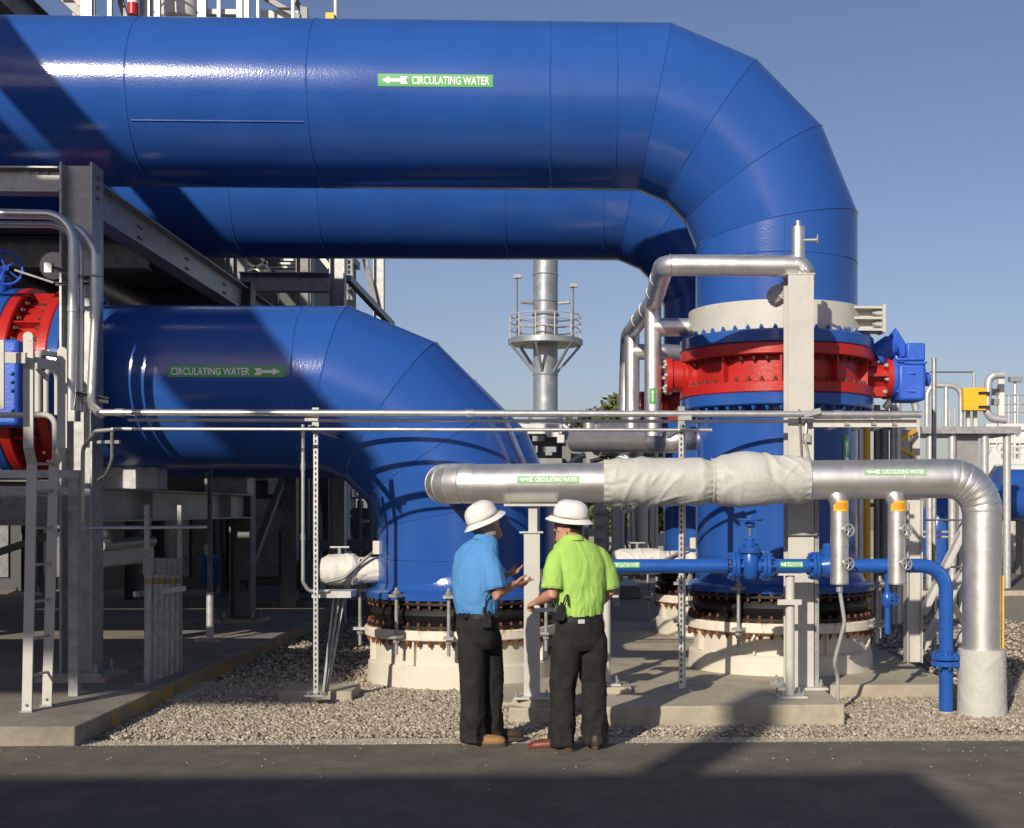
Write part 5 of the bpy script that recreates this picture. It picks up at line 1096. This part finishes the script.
bb = thing('water_pipe', 'far blue pipe leaving the ground in a bend behind the braced frame', 'pipe', V((H(938, 540, 34).x, 34, 0)))
x = H(936, 520, 34).x; zt = H(936, 512, 34).z; MB().tube(fillet([(x, 34, -.02), (x, 34, zt), (x+1.1, 34.4, zt+.25), (x+6, 35.5, zt+.25)], .9, 4), .5, 32).build('pipe_section', 'blue', bb)
MB().lathe([(.62, .05), (.62, .12)], (x, 34, 0), n=32).build('flange', 'blue', bb)
b2 = thing('water_pipe', 'far blue pipe end at the right below the pipe bridge', 'pipe', V((H(1015, 490, 36).x, 36, 0)))
MB().tube([H(999, 487, 36), H(1090, 487, 36.5)], .50, 32).build('pipe_section', 'blue', b2); MB().lathe([(.6, -.05), (.6, .05)], H(1001, 487, 36), (1, 0, 0), 32).build('flange', 'blue', b2); q = H(1030, 487, 36); MB().bx(q.x-.3, q.x+.3, 35.7, 36.3, -.02, q.z-.45).build('concrete_support', 'concrete', b2)
wl = thing('retaining_wall', 'low pale concrete wall beyond the service road', 'wall', V((H(1010, 530, 47).x+6, 47.4, 0)))
a = H(998, 512, 47.2); MB().bx(a.x, a.x+16, 47.2, 47.5, -.02, a.z+.2).build('wall_panel', 'concrete', wl, bevel=.02)
lf = thing('low_fence', 'low steel barrier on the ground in front of the far blue bend', 'barrier', V((H(945, 540, 31).x, 31, 0)))
for y in (537, 532): MB().cyl(H(915, y, 31), H(962, y, 31), .03, n=8).build('rail', 'galv_light', lf)
for px in (918, 930, 950, 960): MB().cyl(V((H(px, 540, 31).x, 31, -.02)), H(px, 531, 31), .03, n=8).build('post', 'galv_light', lf)
# yellow gas line, pipes and posts just right of the riser
gp = thing('gas_line', 'yellow vertical gas pipe with grey neighbours right of the front riser', 'pipes', V((H(867, 550, 19).x, 19, .13)))
for px, r_, m_, y0_ in ((867, .05, 'yellow', 408), (860, .06, 'galv_light', 412), (877, .05, 'galv_dark', 405), (884, .07, 'galv_dark', 410), (893, .045, 'galv', 405), (898, .05, 'galv_light', 403)):
    x = H(px, 500, 19).x; MB().cyl((x, 19, .13), (x, 19, H(px, y0_, 19).z), r_, n=14).build('vertical_pipe', m_, gp)
MB().tube(fillet([H(885, 408, 18), H(892, 399, 18), H(914, 399, 18), H(916, 410, 18)], .12), .05, 14).build('loop_pipe', 'galv_light', gp)
for a, c in (((900, 440), (916, 430)), ((898, 447), (914, 456))): MB().bar(H(a[0], a[1], 19), H(c[0], c[1], 19.2), .04, .05).build('yellow_bracket', 'yellow', gp)
for px in (905, 915): x = H(px, 500, 19.4).x; MB().bar((x, 19.4, .13), (x, 19.4, H(px, 420, 19.4).z), .12, .12, (0, 1, 0)).build('frame_post', 'whitegrey', gp)
for y in (428, 470, 505): MB().bar(H(858, y, 19.2), H(916, y, 19.2), .06, .06).build('frame_bar', 'galv', gp)

eh = thing('shade_backdrop', 'added dark block standing in for shade behind the pipe rack', 'building', V((-15, 33, 0)))
MB().bx(-26, -5.9, 29.5, 38, -.02, 8.8).build('wall', 'shade_dark', eh)  # made-up block that hides bright sky and ground under the rack
for k in range(10): MB().bx(-25.6+k*2, -24.3+k*2, 29.44, 29.497, .3, 3.2).build('backdrop_panel', 'galv_dark', eh)
MB().bx(-26.1, -5.8, 29.4, 38.1, 8.8, 9.0).build('roof', 'galv_dark', eh)

# ================================================================== THE TWO MEN
def baked(mb, name, voxel, smooth=4, origin=(0, 0, 0)):    # joins overlapping lofts into one continuous skin
    me = mb.mesh(name, origin); ob = bpy.data.objects.new(name, me); col.objects.link(ob)
    md = ob.modifiers.new('r', 'REMESH'); md.mode = 'VOXEL'; md.voxel_size = voxel; md.adaptivity = 0
    if smooth: sm = ob.modifiers.new('s', 'SMOOTH'); sm.factor = .5; sm.iterations = smooth
    dg = bpy.context.evaluated_depsgraph_get(); dg.update(); out = bpy.data.meshes.new_from_object(ob.evaluated_get(dg))
    bpy.data.objects.remove(ob); bpy.data.meshes.remove(me); return out
def wrinkle(me, fn):
    n = len(me.vertices); co = np.empty(n*3); me.vertices.foreach_get('co', co); co = co.reshape(-1, 3)
    no = np.empty(n*3); me.vertices.foreach_get('normal', no); no = no.reshape(-1, 3)
    d = np.array([fn(V(c)) for c in co]); co += no*d[:, None]; me.vertices.foreach_set('co', co.ravel()); me.update(); me.shade_smooth(); return me
def oval(c, a, b_, yaw, n=28, tilt=None, sq=1.0):
    c = V(c); out = []
    for k in range(n):
        t = 2*math.pi*k/n; ct_, st__ = math.cos(t), math.sin(t)
        x = a*math.copysign(abs(ct_)**sq, ct_); y = b_*math.copysign(abs(st__)**sq, st__)
        p = V((x*math.cos(yaw)-y*math.sin(yaw), x*math.sin(yaw)+y*math.cos(yaw), 0))
        if tilt is not None: p = tilt@p
        out.append(c+p)
    return out
def ridged(p, s, ax): q = V((p.x*s*ax[0], p.y*s*ax[1], p.z*s*ax[2])); return 1-abs(noise.noise(q))*2
def hand(b, wrist, fdir, pdir, size=1.0, curl=.5, thumb_side=1, point=False):
    # palm along fdir, palm normal pdir; five fingers that bend towards pdir
    f = V(fdir).normalized(); n_ = (V(pdir)-f*V(pdir).dot(f)).normalized(); s = f.cross(n_)*thumb_side
    rot = Matrix((s, f, n_)).transposed(); S = size
    b.ellipsoid(V(wrist)+f*.048*S, (.042*S, .055*S, .018*S), 16, 10, rot)
    lens = (.074, .084, .078, .06)
    for k, off in enumerate((.029, .010, -.010, -.029)):
        base = V(wrist)+f*.085*S+s*off*S; cu = .15 if (point and k == 0) else curl*(1+.15*k)
        pts = [base-f*.02*S]; d = f.copy(); p = base.copy(); pts.append(p.copy()); L = lens[k]*S
        for j, fr_ in enumerate((.45, .3, .25)):
            ang = cu*(.55, .9, .6)[j]; d = (Matrix.Rotation(ang, 3, s*thumb_side)@d) if False else (d*math.cos(ang)+n_*math.sin(ang) if j == 0 else (Matrix.Rotation(ang, 3, d.cross(n_).normalized())@d if d.cross(n_).length > .05 else d)); p = p+d*L*fr_; pts.append(p.copy())
        b.tube(pts, [.0095*S, .0098*S, .009*S, .0083*S, .0065*S], 10)
    tb_ = V(wrist)+f*.02*S+s*.03*S; td = (s*.75+f*.6+n_*.25).normalized(); t2 = (f*.9+s*.25+n_*.35).normalized()
    b.tube([tb_-td*.01, tb_+td*.035*S, tb_+td*.035*S+t2*.032*S, tb_+td*.035*S+t2*.055*S], [.014*S, .012*S, .0105*S, .008*S], 10)
def head(b, c, fyaw, tilt=None, s=1.0):
    # c = centre of the skull; local: +y forward
    Rz = Matrix.Rotation(fyaw, 3, 'Z'); Rt = Rz if tilt is None else tilt@Rz
    T = lambda x, y, z: V(c)+Rt@V((x*s, y*s, z*s))
    rs = []
    prof = [(-.125, .030, .035, .045), (-.115, .045, .055, .035), (-.095, .056, .072, .020), (-.07, .063, .082, .010), (-.04, .069, .088, .004), (0, .074, .094, 0), (.04, .076, .097, -.003), (.075, .070, .090, -.006), (.10, .052, .070, -.008), (.118, .025, .035, -.008)]
    for z, a, d, y in prof: rs.append([T(a*math.cos(2*math.pi*k/24), y+d*math.sin(2*math.pi*k/24), z) for k in range(24)])
    b.rings(rs)
    b.ellipsoid(T(0, .088, -.02), (.013*s, .016*s, .022*s), 10, 8, Rt); b.ellipsoid(T(0, .100, -.034), (.015*s, .014*s, .011*s), 10, 8, Rt)
    b.ellipsoid(T(0, .088, .022), (.05*s, .012*s, .011*s), 12, 8, Rt)
    b.ellipsoid(T(0, .082, -.066), (.024*s, .012*s, .007*s), 10, 8, Rt); b.ellipsoid(T(0, .08, -.078), (.022*s, .012*s, .007*s), 10, 8, Rt); b.ellipsoid(T(0, .077, -.106), (.026*s, .018*s, .018*s), 10, 8, Rt)
    for sg in (-1, 1):
        b.ellipsoid(T(sg*.076, -.012, -.014), (.008*s, .019*s, .031*s), 10, 10, Rt); b.ellipsoid(T(sg*.04, .062, -.03), (.022*s, .018*s, .02*s), 10, 8, Rt)
    return T, Rt
def hard_hat(parent, T, Rt, tilt_x=0, ox=0):
    hb = MB(); n = 48; rs = []
    prof = [(.0, .176), (.03, .1745), (.058, .168), (.082, .153), (.098, .132), (.106, .108), (.110, .078), (.113, .05)]
    for r, z in prof:
        ring = []
        for k in range(n):
            a = 2*math.pi*k/n; ridge = .007*math.exp(-((math.cos(a)*r)/.018)**2) if z > .09 else 0
            ridge += .004*(math.exp(-((math.cos(a)*r-.045)/.012)**2)+math.exp(-((math.cos(a)*r+.045)/.012)**2)) if z > .1 else 0
            ring.append(T(r*1.07*math.cos(a), r*1.2*math.sin(a)-.005, z*1.02+.018+ridge))
        rs.append(ring)
    o1 = hb.rings(rs, False).build('hat_shell', 'hat', parent, ang=50); sd = o1.modifiers.new('t', 'SOLIDIFY'); sd.thickness = .004
    bb_ = MB(); rs = []
    for r, z in ((.1115, .052), (.116, .047), (.124, .041), (.136, .032), (.146, .022), (.149, .019), (.146, .017), (.134, .027), (.119, .036), (.110, .045), (.1115, .052)):
        rs.append([T(r*1.07*math.cos(a), (r*1.05+.021+(.012 if math.sin(a) > 0 else 0)*math.sin(a))*math.sin(a)-.005, z+.022-.012*math.cos(a)**2) for a in [2*math.pi*k/n for k in range(n)]])
    br = bb_.rings(rs, False).build('hat_brim', 'hat', parent, ang=60)
    for sg in (-1, 1): MB().box(T(sg*.119, -.005, .09), (.008, .04, .022), Rt).build('slot_tab', 'hat', parent)
    pass
def shoe(parent, heel, d, L, m, z):
    d = V((d[0], d[1], 0)).normalized(); s = V((d.y, -d.x, 0)); b = MB(); rs = []
    for t, w, h_, zc_ in ((0, .03, .05, .06), (.04, .038, .055, .062), (.2, .042, .056, .065), (.38, .043, .055, .062), (.52, .045, .045, .052), (.7, .051, .042, .05), (.85, .050, .038, .048), (.95, .040, .031, .043), (1.0, .022, .02, .038)):
        c = V(heel)+d*(L*t)+V((0, 0, 0)); rs.append([V((c.x, c.y, z))+s*(w*math.cos(a))+V((0, 0, zc_+h_*math.sin(a))) for a in [2*math.pi*k/20 for k in range(20)]])
    b.rings(rs); o_ = b.build('shoe', m, parent, ang=80)
    b = MB(); rs = []
    for zz, g in ((0, 1), (.022, 1.03), (.03, 1.0)):
        rs.append([V((heel[0], heel[1], z+zz))+d*(L*.5+L*.515*math.cos(a)*g)+s*((.047 if math.cos(a) > 0 else .04)*math.copysign(abs(math.sin(a))**.7, math.sin(a))*g) for a in [2*math.pi*k/28 for k in range(28)]])
    b.rings(rs).build('sole', 'sole', o_)
def man(label, px, py, spec):
    Yp_ = G(px, py, ZR).y; o = H(px, py, Yp_); o.z = ZR
    t = thing('person', label, 'person', o)
    W = lambda p: V((o.x+p[0], o.y+p[1], o.z+p[2]))
    sc = 1300/Yp_; L = lambda qx, qy, dy=0.0: V(((qx-px)/sc*(1+dy/Yp_), dy, (py-qy)/sc*(1+0*dy)+ (dy/Yp_)*0))
    return t, W, L, o
def leg_tube(b, pts, rads, W, n=20): b.tube([W(p) for p in pts], rads, n)

def build_man(label, px, py, f, headf, hat_tilt, S):
    t, W, L, o = man(label, px, py, S)
    yaw = math.atan2(-f[0], f[1])                       # lateral axis turned so that +y local is 'forward'
    rt = V((f[1], -f[0], 0)).normalized(); fw = V((f[0], f[1], 0)).normalized()
    # ---- body: one continuous skin
    b = MB(); hc = V(S['head']); head_T, Rt = head(b, W(hc), math.atan2(-headf[0], headf[1]), Matrix.Rotation(R(hat_tilt), 3, 'Y')@Matrix.Rotation(R(S.get('nod', 0)), 3, rt))
    b.tube([W(V(S['neck'])-V((0, 0, .06))), W(S['neck']), W(hc+V((0, 0, -.05))-fw*.015)], [.066, .058, .058], 18)
    tors = [(z, a*.86, d*.86, cx, cy) for z, a, d, cx, cy in S['torso']]
    b.rings([oval(W((cx, cy, z)), a, d, yaw) for z, a, d, cx, cy in tors])
    for lg in S['legs']: b.tube([W(p) for p in lg], [.075, .055, .038], 16)
    for arm in S['arms']:
        sh_, el_, wr_ = [V(q) for q in arm['j']]; mid = el_.lerp(wr_, .3)
        b.tube([W(sh_), W(sh_.lerp(el_, .5)), W(el_), W(mid), W(wr_)], [.055, .047, .041, .043, .027], 16)
        hand(b, W(wr_-(wr_-el_).normalized()*.01), arm['f'], arm['n'], 1.02, arm['curl'], arm['side'], arm.get('point', False))
    me = baked(b, 'body', .0062, 3, o); me.shade_smooth(); bo = link('body', me, S['skin'], t)
    for sg in (-1, 1): 
        MB().ellipsoid(head_T(sg*.032, .083, .0), (.013, .01, .009), 12, 8, Rt).build('eye', 'eye', t); MB().ellipsoid(head_T(sg*.032, .0905, .0), (.006, .003, .006), 10, 6, Rt).build('iris', 'black', t)
    # hair: a shell round the back of the skull
    hb = MB(); rs = []
    for z in (-.075, -.05, -.02, .02, .06, .09):
        rs.append([head_T((.0815+.004*math.sin(k*7.3+z*50)*.5)*math.cos(a), (.1015)*math.sin(a)-.002, z+(.02 if False else 0)) for k, a in [(k, math.pi+math.pi*k/20*1.0) for k in range(21)]])
    ho = hb.rings(rs, False, False).build('hair', S['hair'], t, ang=80); sd = ho.modifiers.new('t', 'SOLIDIFY'); sd.thickness = .012
    hard_hat(t, head_T, Rt)
    # ---- shirt
    b = MB(); b.rings([oval(W((cx, cy, z)), a, d, yaw, 32, sq=.9) for z, a, d, cx, cy in S['torso']])
    for arm in S['arms']:
        sh_, el_, wr_ = [V(q) for q in arm['j']]; e = sh_.lerp(el_, arm.get('sleeve', .86)); inn = sh_+(V(S['torso'][-3][3:5]+(0,))-V((sh_.x, sh_.y, 0)))*.55; inn.z = sh_.z+.022; sd_ = sh_+(inn-sh_)*.12-V((0, 0, .028))
        b.tube(fillet([W(inn), W(sd_+V((0, 0, .012))), W(sh_.lerp(e, .5)), W(e)], .09, 5), [.062]+[.074]*6+[.083]*6+[.086], 22)
    me = baked(b, 'shirt', .009, 5, o)
    dirn = S['fold']
    def fold(p):
        z = p.z; k = ridged(p, 9, dirn)*.55+ridged(p+V((3, 1, 2)), 17, (dirn[0], dirn[1], dirn[2]*1.2))*.3
        low = min(1, max(0, (1.30-z)/.25)); return .019*(k-.35)*(.45+.55*low)-.002+.012*math.exp(-((z-1.07)/.035)**2)*noise.noise(V((p.x*14, p.y*14, 2)))
    wrinkle(me, fold); so = link('shirt', me, S['shirt'], t)
    nk = W(S['neck']); cb = MB(); rs = []
    for r_, z_ in ((.074, -.05), (.071, -.0), (.068, .02), (.078, .012), (.088, -.018)): rs.append([nk+rt*(r_*math.cos(a))+fw*(r_*1.12*math.sin(a)-.008)+V((0, 0, z_-.018*math.sin(a)-.012)) for a in [2*math.pi*k/32 for k in range(32)]])
    cb.rings(rs, False).build('collar', S['shirt'], so, ang=70)
    for arm in S['arms']:
        sh_, el_, wr_ = [V(q) for q in arm['j']]; e = sh_.lerp(el_, arm.get('sleeve', .86)); MB().torus(W(e), el_-sh_, .0815, .0035, 28, 6).build('sleeve_hem', S['shirt'], so)
    # ---- trousers and belt
    b = MB(); b.rings([oval(W((cx, cy, z)), a, d, yaw, 28, sq=.9) for z, a, d, cx, cy in S['hips']])
    for lg, rd_ in zip(S['legs'], S['legr']):
        h_, k_, a_ = [V(q) for q in lg]; b.tube([W(h_+(V((S['hips'][2][3], S['hips'][2][4], h_.z))-h_)*.35+V((0, 0, .17))), W(h_+V((0, 0, .0))), W(h_.lerp(k_, .35)), W(k_), W(k_.lerp(a_, .5)), W(V((a_.x, a_.y, .10))), W(V((a_.x, a_.y, .045)))], rd_, 24)
    me = baked(b, 'trousers', .009, 5, o)
    def tfold(p):
        k = ridged(p+V((0, 0, 0)), 8, (1.3, 1.3, .55))*.6+ridged(p+V((5, 2, 1)), 13, (1.0, .9, 1.3))*.3*math.exp(-((p.z-.3)/.32)**2); low = math.exp(-(p.z/.28)**2)+.6*math.exp(-((p.z-.52)/.1)**2)+.35
        return .027*(k-.3)*low
    wrinkle(me, tfold); tr = link('trousers', me, 'trousers', t)
    z, a, d, cx, cy = S['hips'][-1]; bl_ = MB(); bl_.rings([oval(W((cx, cy, zz)), a+.004, d+.004, yaw, 40, sq=.9) for zz in (z-.05, z-.012)], True).build('belt', 'black', t)
    for qx in S.get('loops', ()): 
        pass
    # ---- shoes
    for (heel, dd, ln, m_) in S['shoes']: shoe(t, W(heel), dd, ln, m_, o.z)
    return t, W, L, rt, fw, head_T, Rt

# man in the blue shirt (turned to the right and away)
f = (.74, .67); S = dict(skin='skin', hair='hair_grey', shirt='shirt_blue', fold=(1.6, 1.6, .55), nod=11,
  head=(.03, .03, 1.655), neck=(.025, .0, 1.575),
  torso=[(.97, .165, .125, -.045, -.01), (1.03, .175, .138, -.047, -.012), (1.12, .188, .148, -.05, -.015), (1.24, .198, .15, -.055, -.015), (1.36, .205, .145, -.055, -.01), (1.45, .200, .13, -.045, -.005), (1.52, .165, .105, -.02, .0), (1.565, .10, .08, .01, .0), (1.60, .06, .06, .022, .0)],
  hips=[(.74, .14, .10, -.03, .02), (.80, .165, .13, -.04, .005), (.90, .178, .138, -.045, -.01), (.99, .172, .132, -.045, -.012), (1.025, .170, .130, -.046, -.012)],
  legs=[[(-.085, -.03, .80), (-.075, -.02, .46), (-.075, -.01, .09)], [(.03, .11, .80), (.055, .13, .46), (.05, .17, .09)]],
  legr=[[.085, .106, .103, .088, .086, .09, .092]]*2,
  arms=[dict(j=[(.05, -.135, 1.445), (.115, -.17, 1.165), (.235, .0, 1.225)], f=(.86, .35, .05), n=(-.2, .5, .75), curl=.55, side=1, point=True, sleeve=.88),
        dict(j=[(-.10, .15, 1.44), (.05, .27, 1.20), (.17, .22, 1.285)], f=(.85, -.25, .3), n=(.1, -.4, .9), curl=.3, side=-1, sleeve=.88)],
  shoes=[((-.155, -.02, 0), (1, .12), .325, 'leather_tan'), ((.0, .22, 0), (1, .25), .30, 'leather_dark')])
t, W, L, rt, fw, hT, hR = build_man('man in white hard hat and blue polo shirt gesturing with both hands', 483, 747, f, (.72, .69), -17, S)
def radio(t, c, W_):
    rb = MB(); rb.box(c, (.062, .04, .115), Matrix.Rotation(R(12), 3, 'Z')); ro = rb.build('radio', 'blackplastic', t, bevel=.006)
    MB().cyl(c+V((-.018, 0, .055)), c+V((-.018, 0, .10)), .008, n=8).build('radio_antenna', 'blackplastic', ro); MB().cyl(c+V((.016, 0, .055)), c+V((.016, 0, .075)), .009, n=10).build('radio_knob', 'blackplastic', ro)
    MB().box(c+V((0, -.0, -.02)), (.066, .044, .05), Matrix.Rotation(R(12), 3, 'Z')).build('radio_holster', 'black', ro)
    return ro
c = W((.035, -.178, .965)); ro = radio(t, c, W)
MB().tube(fillet([c+V((-.01, 0, .06)), c+V((.0, -.02, .16)), c+V((.035, -.03, .24)), c+V((.075, -.0, .20))], .04), .005, 8).build('radio_cord', 'black', ro)
MB().box(W((-.10, -.15, 1.0)), (.09, .02, .03), Matrix.Rotation(R(20), 3, 'Z')).build('keepers', 'black', t)

# man in the green shirt (back turned, looking to the left)
f = (-.42, .91); S = dict(skin='skin_pale', hair='hair_dark', shirt='shirt_green', fold=(1.5, 1.5, .5), nod=3,
  head=(-.06, .05, 1.655), neck=(-.035, .01, 1.57),
  torso=[(.97, .172, .12, .02, .0), (1.03, .182, .128, .02, .0), (1.12, .192, .132, .022, .0), (1.24, .202, .135, .02, .0), (1.36, .212, .132, .015, .0), (1.45, .208, .118, .005, .0), (1.52, .168, .10, -.01, .0), (1.562, .10, .078, -.028, .005), (1.60, .06, .06, -.035, .008)],
  hips=[(.74, .15, .10, .03, .0), (.80, .178, .125, .025, .0), (.90, .188, .132, .022, -.005), (.98, .180, .125, .02, -.003), (1.01, .178, .123, .02, -.002)],
  legs=[[(-.075, -.03, .80), (-.105, -.02, .46), (-.115, -.04, .09)], [(.115, .04, .80), (.125, .05, .46), (.135, .07, .09)]],
  legr=[[.09, .112, .110, .094, .092, .097, .099]]*2,
  arms=[dict(j=[(-.165, -.085, 1.44), (-.185, -.13, 1.165), (-.30, .03, 1.095)], f=(-.55, .65, -.25), n=(.45, .2, -.8), curl=1.1, side=-1, sleeve=.86),
        dict(j=[(.195, .09, 1.44), (.245, .12, 1.17), (.20, .30, 1.08)], f=(-.5, .8, -.3), n=(-.6, -.2, -.6), curl=.9, side=1, sleeve=.90)],
  shoes=[((-.03, -.06, 0), (-1, .05), .325, 'leather_red'), ((.135, -.02, 0), (.1, 1), .31, 'leather_dark')])
t, W, L, rt, fw, hT, hR = build_man('man in white hard hat and lime green polo shirt seen from behind', 577, 750, f, (-.985, .17), 5, S)
gl = MB(); 
for sg in (-1, 1): gl.tube([hT(sg*.08, -.01, .005), hT(sg*.076, .06, .006), hT(sg*.066, .092, .005)], .003, 6)
gl.tube([hT(-.066, .092, .012), hT(-.03, .108, .012), hT(0, .110, .010), hT(.03, .108, .012), hT(.066, .092, .012)], .0032, 6)
go = gl.build('safety_glasses', 'blackplastic', t)
for sg in (-1, 1): MB().add([hT(sg*.010, .109, .012), hT(sg*.064, .094, .012), hT(sg*.060, .094, -.022), hT(sg*.018, .107, -.022)], [(0, 1, 2, 3)]).build('lens', 'glass_dark', go)
c = W((-.125, -.165, 1.03)); ro = radio(t, c, W)
MB().tube(fillet([c+V((.02, 0, .06)), c+V((.04, -.01, .12)), c+V((.055, -.0, .14)), c+V((.06, .0, .05))], .03), .006, 8).build('radio_cord', 'black', ro)
MB().box(W((.03, -.143, .965)), (.05, .008, .03), Matrix.Rotation(R(24), 3, 'Z')).build('belt_patch', 'pale_panel', t)
